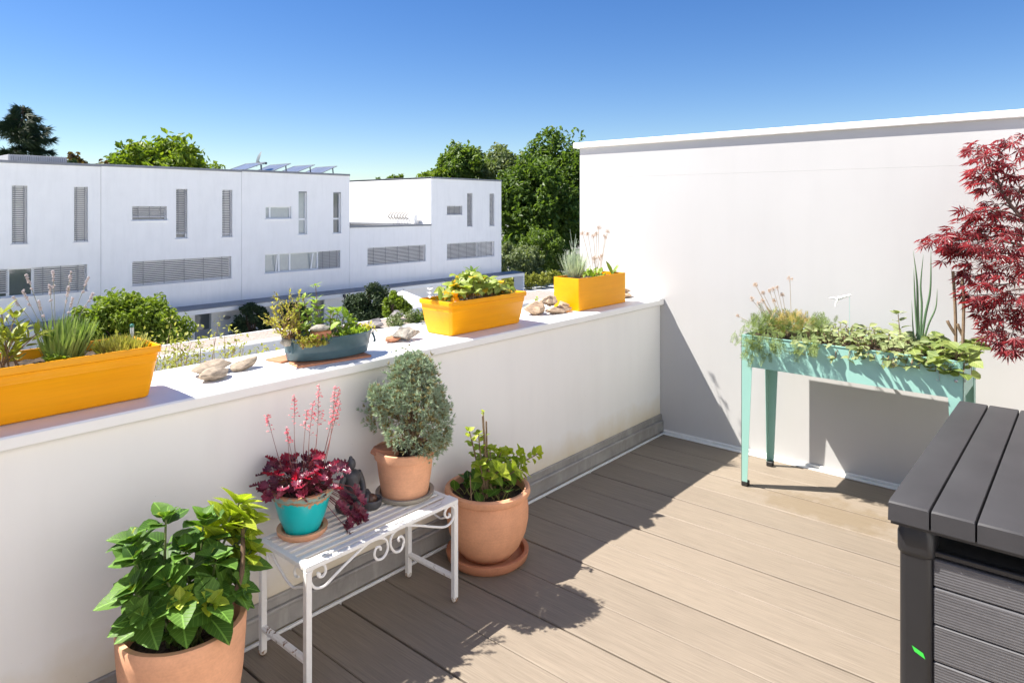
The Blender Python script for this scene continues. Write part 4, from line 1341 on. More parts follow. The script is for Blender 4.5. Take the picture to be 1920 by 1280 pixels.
shrub('dark_shrub', 'dark hedge shrub by the number plate', (12.35, 28.6, -4.1), (.85, .6, 1.05), L_SPRUCE, 50, 60, .13, 125)
shrub('dark_shrub', 'dark shrub behind the zinc tub shoots', (14.6, 28.4, -4.1), (.8, .6, 1.0), L_SPRUCE, 40, 60, .13, 129)
shrub('dark_shrub', 'round dark shrub between tub and parasol', (16.7, 25, -3.35), (1.25, 1.0, .95), L_SPRUCE, 56, 60, .14, 126)
shrub('leafy_shrub', 'light green young tree in front of the round dark shrub', (16.15, 22.6, -3.0), (.45, .45, .72), L_BRIGHT, 24, 40, .14, 127)
shrub('leafy_shrub', 'bright green shrub beside the white parasol', (16.75, 22.8, -3.2), (.55, .5, .42), L_BRIGHT, 30, 46, .14, 128)
# parasol
pr = thing('parasol', 'white square parasol opened over a patio across the way', 'parasol', (19.5, 25.6, -5.6))
ap = Vector((19.3, 25.6, -2.78)); cr_ = [Vector((19.3 + sx * 1.35, 25.6 + sy * 1.35, -3.58)) for sx, sy in ((-1, -1), (1, -1), (1, 1), (-1, 1))]
mb = MB()
for i in range(4):
    a, b_ = cr_[i], cr_[(i + 1) % 4]
    mid = (a + b_) / 2 + Vector((0, 0, .05))
    mb.add([ap, a, mid, b_, a - Vector((0, 0, .12)), mid - Vector((0, 0, .12)), b_ - Vector((0, 0, .12))], [(0, 1, 2), (0, 2, 3), (1, 4, 5, 2), (2, 5, 6, 3)])
mb.build('canopy', simple('parasol_cloth', (.80, .80, .80), .8, .03), pr)
MB().tube([(19.3, 25.6, -5.6), ap + Vector((0, 0, .06))], .03, 6).build('pole', M_GREYCAP, pr)
# scrub on the carport roof
GS = 'plants on the carport roof'
M_ROCKD = rockmat('lilac_rock', (.13, .12, .12), (.27, .245, .24), (1, 1, 1), 5)
rk = [(13.1, 20.0, .34, 'lilac-grey boulder on the carport roof, left of its scrub'), (14.3, 20.2, .42, 'long grey boulder on the carport roof'), (15.2, 19.7, .36, 'pale boulder on the carport roof near the yellow planter'), (12.6, 19.4, .26, 'small grey boulder on the carport roof behind the tub')]
for k, (xx, yy_, s_, lab) in enumerate(rk):
    stone(lab, (xx, yy_, -3.17), (s_ * 1.2, s_ * .8, s_ * .55), k * 37, M_ROCKD, 300 + k, 0, .3, 'boulder', 'boulders on the carport roof')
for k, (xx, yy_, rx, rz_, m_, lab) in enumerate(((13.9, 19.3, .8, .22, L_PALE, 'grey-green scrub on the carport roof behind the grey rock'), (15.9, 19.4, .9, .20, L_PALE, 'silvery scrub on the carport roof near the yellow planter'), (14.9, 19.1, .5, .24, L_MID, 'dark green tuft on the carport roof'))):
    t = thing('roof_plant', lab, 'plant', (xx, yy_, -3.17), GS)
    crown('foliage', t, m_, crown_mats((xx, yy_, -3.05), (rx, .4, rz_ + .12), 14, 36, .09, 310 + k, clr=.5))
# sprawling bush that grows just beyond the coping
ob = thing('sprawling_shrub', 'thin yellow-green shrub peeping over the coping beside the long planter', 'shrub', (-2.1, 2.6, -5.6))
mb = MB(); tips = []
rr = random.Random(9)
for i in range(95):
    a = Vector((rr.uniform(-2.5, -1.72), rr.uniform(2.2, 3.1), -.1))
    b_ = a + Vector((rr.uniform(-.12, .12), rr.uniform(-.2, .1), rr.uniform(.40, .80)))
    P = spline([a, a.lerp(b_, .5) + Vector((rr.uniform(-.05, .05), 0, .03)), b_], 3)
    mb.tube(P, [.006 - .0008 * k for k in range(len(P))], 4)
    tips.append(P)
mb.tube([(-2.1, 2.6, -5.6), (-2.08, 2.62, -1.5), (-2.1, 2.6, -.35)], [.06, .05, .03], 6)
for i in range(24):
    mb.tube([(-2.1, 2.6, -.6), (rr.uniform(-2.55, -1.55), rr.uniform(2.2, 3.1), -.28)], [.02, .006], 4)
mb.build('stem', M_BARKP, ob)
ms = []
for P in tips:
    for j in range(40):
        k = rr.randrange(2, len(P)); p = P[k] + rv(.05)
        ms.append(orient(p, rv() + Vector((0, 0, .4)), rv(.5) + Vector((0, 0, 1)), rr.uniform(.022, .045)))
MB().scatter(t_ovate(.55, 2, .1, .2), ms).build('foliage', L_YEL, ob)
# ================================================================== PLANTS ON THE TERRACE
OV = t_ovate(.82, 9, .14, .20, .64, .03)
OVS = t_ovate(.55, 4, .12, .22, .75)
OVR = t_ovate(.82, 4, .08, .18, .8)
LANC = t_ovate(.26, 4, .08, .2, .8)
def shoot(plant, mbs, base, tip, r0, r1, sag=0.0, n=6, bow=None):
    base = Vector(base); tip = Vector(tip)
    mid = base.lerp(tip, .5) + (Vector(bow) if bow else Vector((0, 0, sag)))
    P = spline([base, mid, tip], n)
    mbs.tube(P, [r0 + (r1 - r0) * i / (len(P) - 1) for i in range(len(P))], 5)
    return P
def along(P, t):
    k = t * (len(P) - 1); i = min(int(k), len(P) - 2)
    return P[i].lerp(P[i + 1], k - i), (P[i + 1] - P[i]).normalized()
def pairs(P, n, t0, t1, size, rr, ang=65, droop=.15, jit=.25, top=4, topsize=.5):
    """opposite leaf pairs along a shoot, plus a small whorl on its tip"""
    out = []; az = rr.uniform(0, 6.28)
    for i in range(n):
        t = t0 + (t1 - t0) * i / max(1, n - 1)
        p, d = along(P, t); az += math.pi / 2 + rr.uniform(-.3, .3)
        s_ = size * (1.15 - .5 * abs(t - .55)) * rr.uniform(.8, 1.15)
        x = d.cross(Vector((math.cos(az), math.sin(az), .1))).normalized(); y = d.cross(x)
        for sg in (1, -1):
            o = (x * math.cos(0) * sg + y * rr.uniform(-.4, .4)).normalized()
            ld = (o * math.sin(R(ang)) + d * math.cos(R(ang)) + rv(jit) * .5 - Vector((0, 0, droop))).normalized()
            out.append(orient(p + o * .008, ld, d + rv(.25) + Vector((0, 0, .4)), s_ * rr.uniform(.85, 1.1)))
    p, d = along(P, 1.0)
    for i in range(top):
        a = az + 6.28 * i / top
        x = d.orthogonal().normalized(); y = d.cross(x)
        o = x * math.cos(a) + y * math.sin(a)
        out.append(orient(p, o * .8 + d * rr.uniform(.3, 1.0), d, size * topsize * rr.uniform(.7, 1.2)))
    return out

# ---- hydrangea in the tall pot
L_HYD = leafmat('hydrangea_leaf', (.042, .105, .018), (.12, .235, .034), .32, .50, .6, .25)
L_HYDY = leafmat('hydrangea_young_leaf', (.28, .38, .03), (.48, .54, .06), .45, .48, .4)
hy = thing('hydrangea', 'broad-leaved green hydrangea with yellowish shoot tips in the tall terracotta pot', 'potted plant', (HP[0], HP[1], .34))
rr = random.Random(21); rnd.seed(5)
mb = MB(); dark = []; young = []
hb = Vector((HP[0], HP[1], .33))
tips = [(-3.555, -.33, .705, 0), (-3.335, -.335, .675, 1), (-3.315, -.38, .635, 1), (-3.375, -.36, .655, 1), (-3.655, -.36, .635, 0), (-3.67, -.40, .565, 0), (-3.45, -.34, .665, 0), (-3.53, -.40, .625, 0), (-3.60, -.44, .575, 0),
        (-3.46, -.44, .585, 0), (-3.345, -.43, .56, 1), (-3.33, -.35, .60, 1), (-3.50, -.50, .50, 2), (-3.58, -.48, .53, 2), (-3.41, -.30, .61, 1), (-3.66, -.43, .505, 0), (-3.63, -.31, .665, 0), (-3.41, -.48, .50, 0)]
for (a, b_, c_, yg) in tips:
    tip = Vector((a, b_, c_))
    P = shoot(hy, mb, hb + Vector((rr.uniform(-.05, .05), rr.uniform(-.05, .05), 0)), tip, .006, .003, 0, 6, ((tip.x - hb.x) * .12, (tip.y - hb.y) * .12, .03))
    n = 3
    L = pairs(P, n, .55, .93, .088, rr, 62, .04, .3, 0)
    if yg == 1: young += L[3:]; dark += L[:3]
    else: dark += L
    (young if yg else dark).extend(pairs(P, 3 if yg else 2, .80 if yg else .92, .98, .064 if yg < 2 else .046, rr, 50, -.05, .3, 4, .8))
    young += pairs(P, 1, .99, 1, .030, rr, 35, 0, .3, 3, .8)
for i in range(13):
    a = rr.uniform(0, 6.28)
    p = hb + Vector((math.cos(a) * .07, math.sin(a) * .07, .085))
    dark.append(orient(p, (math.cos(a), math.sin(a), .35), (0, 0, 1), rr.uniform(.06, .085)))
mb.build('stem', simple('green_stem', (.13, .17, .05), .6, .2, 40, 90), hy)
# thick bare woody stem
MB().tube(spline([(-3.455, -.485, .36), (-3.448, -.492, .45), (-3.398, -.470, .53), (-3.355, -.395, .64)], 4), [.010, .0115, .010, .0105, .0085, .009, .0095, .008, .0085, .007, .007, .006, .004], 8).build('woody_stem', simple('woody_bark', (.13, .08, .045), .9, .4, 60, 160, .6), hy)
leaves(hy, 'hydrangea_leaf', OV, L_HYD, dark)
leaves(hy, 'hydrangea_young', OV, L_HYDY, young)

# ---- hydrangea in the round pot
L_HY2 = leafmat('hydrangea2_leaf', (.15, .25, .025), (.30, .40, .05), .40, .45, .4)
h2 = thing('hydrangea', 'sparse light green hydrangea with bare twigs in the large round pot', 'potted plant', (RP[0], RP[1], .29))
rr = random.Random(31)
mb = MB(); lv = []; yg = []; hb = Vector((RP[0], RP[1], .285))
for (a, b_, c_, s_, n) in ((-2.155, -.25, .575, .048, 4), (-2.235, -.27, .615, .036, 5), (-2.145, -.27, .675, .028, 1), (-2.11, -.28, .50, .062, 4), (-2.09, -.22, .48, .062, 4), (-1.98, -.22, .43, .06, 4), (-1.86, -.25, .41, .055, 5), (-1.76, -.28, .385, .052, 5),
                      (-1.93, -.33, .37, .06, 4), (-2.20, -.30, .46, .065, 3), (-2.03, -.36, .40, .065, 3), (-2.13, -.36, .43, .068, 3), (-1.90, -.20, .41, .055, 4), (-2.02, -.27, .465, .06, 4)):
    tip = Vector((a, b_, c_))
    P = shoot(h2, mb, hb + Vector((rr.uniform(-.05, .05) + (tip.x - hb.x) * .25, rr.uniform(-.04, .04), 0)), tip, .005, .0025, .02)
    L = pairs(P, n + 2, .42, .97, s_ * .78, rr, 58, .02, .35, 5, .75)
    h = len(L) // 2
    lv += L[:h]; yg += L[h:]
for (a, b_, c_) in ((-2.14, -.262, .655), (-2.125, -.27, .63)):
    mb.tube([(RP[0], RP[1], .28), (a, b_, c_)], [.006, .004], 6)
mb.tube([(-2.26, -.31, .28), (-2.272, -.31, .44)], [.003, .002], 5)
mb.build('stem', M_BARKP, h2)
leaves(h2, 'hy2_leaf', OV, L_HY2, lv); leaves(h2, 'hy2_young', OV, L_HYDY, yg)
lv = [orient(hb + Vector((rr.uniform(-.11, .11), rr.uniform(-.11, .11), rr.uniform(.01, .06))), rv() + Vector((0, -.3, .4)), (0, 0, 1), rr.uniform(.05, .09)) for i in range(22)]
leaves(h2, 'hy2_low', OVR, L_HYD, lv)
ms = []
dg = thing('dry_grass', 'tangle of grass blades sprouting at the foot of the hydrangea in the round pot', 'grass', (RP[0], RP[1], .29))
for i in range(80):
    a = rr.uniform(0, 6.28); q = rr.uniform(0, .14)
    ms.append(orient(hb + Vector((math.cos(a) * q, math.sin(a) * q, -.005)), Vector((rr.uniform(-.8, .8), rr.uniform(-.8, .8), 1)), rv(), (rr.uniform(.06, .10), rr.uniform(.05, .11), .08)))
o = MB().scatter(t_blade(.05, 4, .5), ms).build('blade', leafmat('dry_blade', (.12, .16, .03), (.38, .36, .16), .2, .6), dg); o['kind'] = 'stuff'

# ---- coral bells in the teal pot
L_HEU = leafmat('coral_bells_leaf', (.05, .010, .028), (.27, .060, .10), .30, .30, .45, .7, (2.0, .55, .8))
L_HEUR = leafmat('coral_bells_red_leaf', (.22, .01, .03), (.38, .03, .06), .4, .4, .3, .4, (1.8, .5, .7))
heu = thing('coral_bells', 'burgundy coral bells with pink flower spikes spilling over the teal pot', 'potted plant', (TP[0], TP[1], bz + .14))
LOB = t_lobed(7, .34, .30, .085)
rr = random.Random(41); rnd.seed(8)
hc = Vector((TP[0], TP[1], bz + .145)); mb = MB(); A_ = []; B_ = []
for i in range(105):
    a = rr.uniform(0, 6.283); el = rr.uniform(.12, 1.3)
    q = rr.uniform(.075, .150) * (1.0 if el < .9 else .85)
    p = hc + Vector((math.cos(a) * math.cos(el) * q, math.sin(a) * math.cos(el) * q, math.sin(el) * q * .95 + .01))
    mb.tube([hc + Vector((rr.uniform(-.03, .03), rr.uniform(-.03, .03), 0)), hc.lerp(p, .6) + Vector((0, 0, .012)), p], .0013, 4)
    d = Vector((math.cos(a), math.sin(a), rr.uniform(-.5, .5)))
    m = orient(p, d, Vector((math.cos(a) * .6, math.sin(a) * .6, .8)) + rv(.8), rr.uniform(.036, .054))
    (B_ if rr.random() < .2 else A_).append(m)
for (x_, y_, z_, s_) in ((-2.84, -.235, .545, .055), (-2.835, -.255, .52, .06), (-2.825, -.24, .47, .075), (-2.815, -.255, .455, .065), (-2.86, -.265, .56, .05), (-2.82, -.23, .515, .055), (-2.905, -.245, .50, .062), (-2.885, -.215, .49, .06), (-2.87, -.26, .475, .06), (-2.86, -.235, .455, .075), (-2.91, -.275, .445, .06), (-2.875, -.20, .53, .055), (-2.90, -.23, .55, .05), (-2.86, -.22, .515, .05), (-2.925, -.255, .53, .05), (-2.84, -.245, .49, .05), (-2.895, -.28, .47, .055)):
    p = Vector((x_, y_, z_))
    mb.tube([hc + Vector((.05, -.03, .0)), hc.lerp(p, .5) + Vector((0, 0, .03)), p], .0013, 4)
    A_.append(orient(p, (rr.uniform(.1, .8), rr.uniform(-.6, 0), -.8), (.6, -.7, .3), s_))
mb.build('petiole', simple('petiole_red', (.16, .03, .04), .5, .2), heu, kind='stuff')
leaves(heu, 'coral_leaf', LOB, L_HEU, A_); leaves(heu, 'coral_leaf_red', LOB, L_HEUR, B_)
BELL = ([(-.5, 0, 0), (.25, .43, 0), (.25, -.43, 0), (0, 0, 1.1), (-.35, 0, -.7), (.18, .3, -.7), (.18, -.3, -.7)], [(0, 1, 3), (1, 2, 3), (2, 0, 3), (4, 1, 0), (4, 5, 1), (5, 2, 1), (5, 6, 2), (6, 0, 2), (6, 4, 0)], [(.5, .5)] * 7)
M_BELL = leafmat('coral_flower', (.72, .15, .21), (.86, .36, .38), .3, .5, 0, .3, (1.3, .8, .8))
M_FST = simple('flower_stem', (.22, .07, .06), .6, .2)
for (x_, y_, z_, bl) in ((-3.148, -.17, .875, .07), (-3.077, -.18, .815, .06), (-3.062, -.15, .80, .05), (-3.034, -.16, .915, .10), (-2.992, -.175, .855, .06), (-2.936, -.17, .935, .15), (-2.955, -.16, .875, .12), (-2.862, -.165, .915, .14), (-2.836, -.155, .90, .12), (-2.845, -.175, .86, .11)):
    tip = Vector((x_, y_, z_)); b0 = hc + Vector(((x_ - hc.x) * .35, rr.uniform(-.03, .03), 0))
    P = spline([b0, b0.lerp(tip, .5) + Vector((rr.uniform(-.012, .012), rr.uniform(-.01, .01), .0)), tip], 5)
    st_ = MB().tube(P, [.0014] * 6 + [.0009] * 5, 4)
    fl_ = MB(); ms = []
    for i in range(int(bl * 330)):
        t = 1 - (bl / (tip - b0).length) * rr.random()
        p, d = along(P, max(0, t))
        o = Vector((rr.uniform(-1, 1), rr.uniform(-1, 1), rr.uniform(.0, .8))).normalized() * rr.uniform(.004, .023) * (1.15 - .8 * (t - .7) / .3)
        st_.tube([p, p + o], .0005, 3)
        ms.append(orient(p + o, o + Vector((0, 0, .2)), (0, 0, 1), rr.uniform(.0034, .0060)))
    so = st_.build('flower_stalk', M_FST, heu)
    fl_.scatter(BELL, ms).build('flower', M_BELL, so, kind='stuff')

# ---- dwarf conifer
L_CON = leafmat('dwarf_conifer_sprig', (.31, .40, .28), (.60, .68, .50), .32, .6, 0, .25, (1, 1.1, .8))
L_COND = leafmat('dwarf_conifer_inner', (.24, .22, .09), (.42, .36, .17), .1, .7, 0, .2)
con = thing('dwarf_conifer', 'egg-shaped blue-grey dwarf conifer growing in the pot on the bench', 'potted plant', (CPT[0], CPT[1], bz + .15))
rr = random.Random(51); cb = Vector((CPT[0] + .028, CPT[1] - .01, bz + .168))
NTF = [t_needles(11, .095, s, .75) for s in (61, 62, 63)]
ms = [[], [], []]; inn = [[], [], []]; mb = MB()
lobes = []
for i in range(46):
    t = (i + .5) / 46
    z = .040 + .308 * t
    prof = .158 * min(1, .62 + 3.2 * z) * min(1, ((.385 - z) / .25)) ** .8
    a = i * 2.399
    lobes.append((Vector((math.cos(a) * prof * rr.uniform(.62, .95), math.sin(a) * prof * rr.uniform(.55, .97), z + rr.uniform(-.02, .02))), rr.uniform(.036, .064)))
lobes += [(Vector((-.01, 0, .365)), .042), (Vector((.03, .02, .350)), .048), (Vector((-.03, 0, .340)), .05), (Vector((-.145, .04, .26)), .036), (Vector((-.13, .02, .22)), .04), (Vector((.05, -.03, .335)), .045)]
for (lp, lr) in lobes:
    if lp.z < .11 and lp.x < -.01 and lp.y > -.06: continue
    c0 = cb + lp
    mb.tube(spline([cb, cb + Vector((lp.x * .35, lp.y * .35, lp.z * .6)), c0], 3), [.006, .005, .004, .003, .0025, .002, .0015], 4)
    out_ = Vector((lp.x, lp.y, (lp.z - .12) * .9)).normalized()
    for j in range(150):
        e = Vector((rr.gauss(0, 1), rr.gauss(0, 1), rr.gauss(0, 1))).normalized()
        if e.dot(out_) < -.45: continue
        q = lr * rr.uniform(.55, 1.0) * (1.0 if rr.random() < .82 else 1.38)
        p = c0 + e * q
        d = e * .7 + out_ * .6 + Vector((0, 0, .6))
        (ms if (rr.random() < .86 and q > lr * .66) else inn)[rr.randrange(3)].append(orient(p, d, rv(), rr.uniform(.012, .020)))
mb.tube([cb - Vector((0, 0, .02)), cb + Vector((0, 0, .10)), cb + Vector((0, 0, .3))], [.014, .009, .003], 7)
mb.build('branch', M_BARKP, con)
mb = MB()
for k in range(3): mb.scatter(NTF[k], ms[k])
mb.build('foliage', L_CON, con, kind='stuff')
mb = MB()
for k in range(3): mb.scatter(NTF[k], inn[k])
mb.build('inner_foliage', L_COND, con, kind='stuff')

# ---- long yellow planter
def tuft(name, label, cat, c, n, h, spread, blade, mat, group=None, part='blade', rad=.03, wd=1.0, up=(0, 0, 0), asp=1.0):
    t = thing(name, label, cat, c, group); ms = []
    for i in range(n):
        a = rr.uniform(0, 6.283); q = rr.uniform(0, rad)
        d = Vector((math.cos(a) * rr.uniform(0, spread), math.sin(a) * rr.uniform(0, spread), 1)) + Vector(up)
        L = h * rr.uniform(.55, 1.05)
        ms.append(orient(Vector(c) + Vector((math.cos(a) * q, math.sin(a) * q * asp, -.004)), d, (math.cos(a), math.sin(a), .3), (L * wd, L, L)))
    MB().scatter(blade, ms).build(part, mat, t, kind='stuff')
    return t
rr = random.Random(61); SZ = CZ + .148
GP1 = 'plants in the long yellow planter'
L_LAV = leafmat('lavender_leaf', (.13, .21, .05), (.26, .35, .11), .28, .55)
L_GRN = leafmat('fresh_leaf', (.16, .26, .03), (.32, .42, .06), .4, .45, .25)
L_OLV = leafmat('olive_leaf', (.18, .22, .03), (.34, .36, .06), .38, .5)
lav = tuft('lavender', 'lavender clump with dry pale flower spikes in the long planter', 'plant', (-3.66, .20, SZ), 420, .15, .85, t_blade(.085, 3, .15), L_LAV, GP1, 'leaf', .05, 1.0, (.15, 0, 0))
M_LST = simple('lavender_stalk', (.24, .24, .16), .7, .2)
M_LFL = simple('lavender_flower', (.50, .43, .42), .8, .25, 60, 200)
for (x_, z_) in ((-3.767, 1.388), (-3.777, 1.338), (-3.69, 1.391), (-3.645, 1.387), (-3.705, 1.349), (-3.59, 1.366), (-3.579, 1.311), (-3.629, 1.298), (-3.735, 1.30), (-3.791, 1.314), (-3.655, 1.34)):
    tip = Vector((x_ + .0, .2 + rr.uniform(-.04, .04), z_)); b0 = Vector((-3.68 + (x_ + 3.68) * .15, .2, SZ + .03))
    P = spline([b0, b0.lerp(tip, .5) + Vector((0, 0, .01)), tip], 4)
    s_ = MB().tube(P, .0011, 4).build('flower_stalk', M_LST, lav)
    mb = MB()
    for k in range(5):
        p = tip - (tip - b0).normalized() * (k * .009 + (0.012 if k > 3 else 0))
        for q in range(4): mb.ball(p + rv(.0032), .0032, 5, 4)
    mb.build('flower', M_LFL, s_)
pl = thing('leafy_plant', 'upright yellow-green plant at the left end of the long planter', 'plant', (-3.80, .20, SZ), GP1)
mb = MB(); lv = []
for (x_, y_, z_) in ((-3.795, .20, 1.255), (-3.77, .22, 1.215), (-3.83, .19, 1.27), (-3.86, .2, 1.24), (-3.745, .17, 1.20), (-3.81, .16, 1.19), (-3.88, .22, 1.21), (-3.78, .25, 1.18)):
    P = shoot(pl, mb, (-3.81 + rr.uniform(-.03, .03), .20, SZ), (x_, y_, z_), .003, .0018, .0)
    lv += pairs(P, 6, .25, .98, .034, rr, 42, -.1, .3, 5, 1.25)
mb.build('stem', M_BARKP, pl)
leaves(pl, 'lanc_olive', LANC, L_OLV, [m @ Matrix.Diagonal((1.4, 1.35, 1, 1)) for m in lv])
lt = thing('lettuce_seedling', 'bright lime leaf rosette before the lavender', 'plant', (-3.70, .135, SZ), GP1)
lv = []
for (x_, y_) in ((-3.715, .135), (-3.685, .13), (-3.70, .155)):
    for i in range(11):
        a = rr.uniform(0, 6.28)
        lv.append(orient((x_, y_, SZ + .008), (math.cos(a), math.sin(a), rr.uniform(.5, 1.6)), (0, 0, 1), rr.uniform(.022, .04)))
leaves(lt, 'lime_leaf', OV, L_GRN, lv)
tuft('sedum_clump', 'low yellow-green sedum cushion at the right end of the long planter', 'plant', (-3.485, .20, SZ), 700, .062, 1.3, t_blade(.16, 2, .2), leafmat('sedum_leaf', (.22, .22, .05), (.38, .36, .10), .3, .6), GP1, 'leaf', .075)
th = thing('garden_thermometer', 'small clear and green glass plant tube stuck at the planter corner', 'plant tube', (-3.437, .24, SZ), None)
MB().tube([(-3.437, .24, SZ), (-3.437, .24, SZ + .03)], .0055, 10).build('base', simple('green_glass', (.03, .22, .10), .1), th)
MB().tube([(-3.437, .24, SZ + .0301), (-3.437, .24, SZ + .072)], .0062, 10).build('tube', simple('pale_glass', (.55, .58, .56), .08), th)
MB().ball((-3.437, .24, SZ + .078), .0075, 10, 8).build('cap', simple('green_cap', (.05, .20, .14), .3), th)

# ---- zinc tub
rr = random.Random(71); TZ = z0 + .072; GT = 'plants in the zinc tub'
L_SED = leafmat('sedum_gold', (.34, .33, .05), (.52, .47, .09), .35, .5)
L_SEDR = leafmat('sedum_rust', (.30, .17, .07), (.46, .27, .13), .3, .5)
sd = thing('sedum', 'feathery golden sedum leaning over the left end of the zinc tub', 'plant', (-2.82, .19, TZ), GT)
mb = MB(); ms = []; ms2 = []
for (x_, y_, z_) in [(-2.955, .17, 1.15), (-2.93, .2, 1.165), (-2.915, .15, 1.19), (-2.885, .2, 1.245), (-2.86, .22, 1.22), (-2.90, .24, 1.20), (-2.93, .12, 1.12), (-2.87, .14, 1.155), (-2.84, .18, 1.17), (-2.82, .14, 1.12), (-2.88, .1, 1.11), (-2.80, .2, 1.13), (-2.79, .2, 1.245), (-2.775, .22, 1.21), (-2.83, .21, 1.255)] * 2:
    P = shoot(sd, mb, (-2.83 + rr.uniform(-.04, .04), .175 + rr.uniform(-.02, .02), TZ), (x_ + rr.uniform(-.02, .02), y_ + rr.uniform(-.02, .02), z_ + rr.uniform(-.02, .012)), .0022, .001, .01)
    for j in range(34):
        t = rr.uniform(.2, 1); p, d = along(P, t)
        (ms2 if t < .42 else ms).append(orient(p, rv() + d * .8, (0, 0, 1), (rr.uniform(.012, .022),) * 3))
mb.build('stem', M_BARKP, sd)
MB().scatter(t_ovate(.4, 2, .1, .1), ms).build('foliage', L_SED, sd, kind='stuff')
MB().scatter(t_ovate(.4, 2, .1, .1), ms2).build('lower_foliage', L_SEDR, sd, kind='stuff')
lp = thing('leafy_plant', 'leafy light green shoots rising from the middle of the zinc tub', 'plant', (-2.70, .18, TZ), GT)
mb = MB(); lv = []
for (x_, y_, z_, n, s_) in ((-2.715, .19, 1.262, 4, .030), (-2.775, .19, 1.215, 5, .034), (-2.72, .19, 1.19, 5, .030), (-2.76, .16, 1.15, 5, .032), (-2.69, .2, 1.16, 5, .032), (-2.66, .16, 1.145, 5, .032), (-2.63, .18, 1.15, 5, .03), (-2.60, .19, 1.135, 4, .032), (-2.57, .18, 1.12, 4, .034), (-2.74, .13, 1.11, 4, .032), (-2.80, .14, 1.10, 4, .03), (-2.65, .12, 1.09, 4, .03), (-2.585, .13, 1.095, 4, .03), (-2.545, .17, 1.09, 4, .03), (-2.79, .21, 1.16, 5, .03)):
    P = shoot(lp, mb, ((x_ * .6 - 2.70 * .4), .17 + rr.uniform(-.03, .03), TZ), (x_, y_, z_), .0025, .0014, 0)
    lv += pairs(P, n, .35, .97, s_, rr, 55, .0, .35, 4, .9)
mb.build('stem', M_BARKP, lp)
leaves(lp, 'tub_leaf', OVS, L_GRN, [m @ Matrix.Scale(1.12, 4) for m in lv])
nl = thing('round_leaf_plant', 'two round yellow-green leaves on a stalk at the right of the tub', 'plant', (-2.61, .17, TZ), GT)
MB().tube([(-2.60, .17, TZ), (-2.585, .17, 1.105), (-2.58, .165, 1.135)], .0018, 5).build('stem', M_BARKP, nl)
leaves(nl, 'round_leaf', OVR, L_GRN, [orient((-2.58, .16, 1.108), (-.1, .05, 1), (.3, -1, .2), .055), orient((-2.582, .16, 1.105), (.8, -.2, .1), (0, 0, 1), .05), orient((-2.72, .08, 1.085), (.2, -.3, .35), (.2, -.6, 1), .055)])
for k, (x_, y_, lab) in enumerate(((-2.82, .085, 'pale sedum rosettes along the front left of the tub'), (-2.765, .08, 'sedum rosettes left of the clay block'), (-2.63, .085, 'bright green sedum right of the clay block'), (-2.565, .10, 'lime sedum with rusty base near the right end of the tub'), (-2.51, .12, 'trailing sedum sprigs over the right rim of the tub'))):
    t = tuft('sedum', lab, 'plant', (x_, y_, TZ), 110, .024 if k != 3 else .05, 1.1, t_blade(.34, 2, .1), L_SED if k in (0, 1) else L_GRN, GT, 'leaf', .03)
    tuft_ms = [orient((x_ + rr.uniform(-.04, .04), y_ + rr.uniform(-.02, .02), TZ + rr.uniform(0, .012)), rv() + Vector((0, 0, .5)), (0, 0, 1), rr.uniform(.012, .02)) for i in range(70)]
    MB().scatter(t_ovate(.6, 2, .1, .1), [orient((x_ + rr.uniform(-.045, .045), y_ + rr.uniform(-.022, .03), TZ + rr.uniform(.008, .034)), rv() + Vector((0, 0, .6)), (0, 0, 1), rr.uniform(.014, .024)) for i in range(110)]).build('upper_foliage', L_GRN if k in (1, 2, 3) else L_SED, t, kind='stuff')
    MB().scatter(t_ovate(.5, 2, .1, .1), tuft_ms).build('lower_foliage', L_SEDR, t, kind='stuff')

# ---- middle yellow planter
rr = random.Random(81); GM = 'plants in the middle yellow planter'
L_STR = leafmat('strawberry_leaf', (.22, .30, .05), (.42, .48, .13), .40, .45, .3)
L_STRY = leafmat('yellowed_leaf', (.55, .33, .02), (.75, .50, .04), .4, .45)
sb_ = thing('strawberry_plant', 'mass of light green strawberry leaves with yellowed ones in the middle planter', 'plant', (-1.72, .185, SZ), GM)
mb = MB(); lv = []; yl = []
for i in range(95):
    x_ = rr.uniform(-1.93, -1.50); y_ = rr.uniform(.10, .27)
    hmax = .145 * max(.25, 1 - abs((x_ + 1.73) / .27) ** 1.8)
    b0 = Vector((x_ * .8 - 1.72 * .2, .185 + (y_ - .185) * .5, SZ)); tip = Vector((x_ + rr.uniform(-.02, .02), y_, SZ + hmax * rr.uniform(.35, 1.05)))
    P = shoot(sb_, mb, b0, tip, .0016, .0012, .01)
    p, d = along(P, 1)
    a = rr.uniform(0, 6.28); s_ = rr.uniform(.040, .062)
    for k in (-1, 0, 1):
        q = Vector((math.cos(a + k * 1.25), math.sin(a + k * 1.25), rr.uniform(-.6, .7)))
        (yl if rr.random() < .10 else lv).append(orient(p, q, Vector((-.3, -.4, 1)) + rv(.5), s_))
mb.build('stem', M_BARKP, sb_)
leaves(sb_, 'strawberry_leaf', OV, L_STR, lv); leaves(sb_, 'yellow_leaf', OV, L_STRY, yl)
tp = thing('leafy_plant', 'dark pointed leaf tuft topping the middle planter', 'plant', (-1.735, .20, SZ), GM)
mb = MB(); P = shoot(tp, mb, (-1.73, .2, SZ), (-1.73, .2, 1.255), .0025, .0015); mb.build('stem', M_BARKP, tp)
leaves(tp, 'lanc_green', LANC, leafmat('lanc_green', (.10, .17, .03), (.19, .27, .05), .35, .45), [orient((-1.73, .2, 1.25 - .012 * (i % 3)), (math.cos(i * 2.4), math.sin(i * 2.4), rr.uniform(.2, 1.2)), (0, 0, 1), rr.uniform(.05, .075)) for i in range(12)])
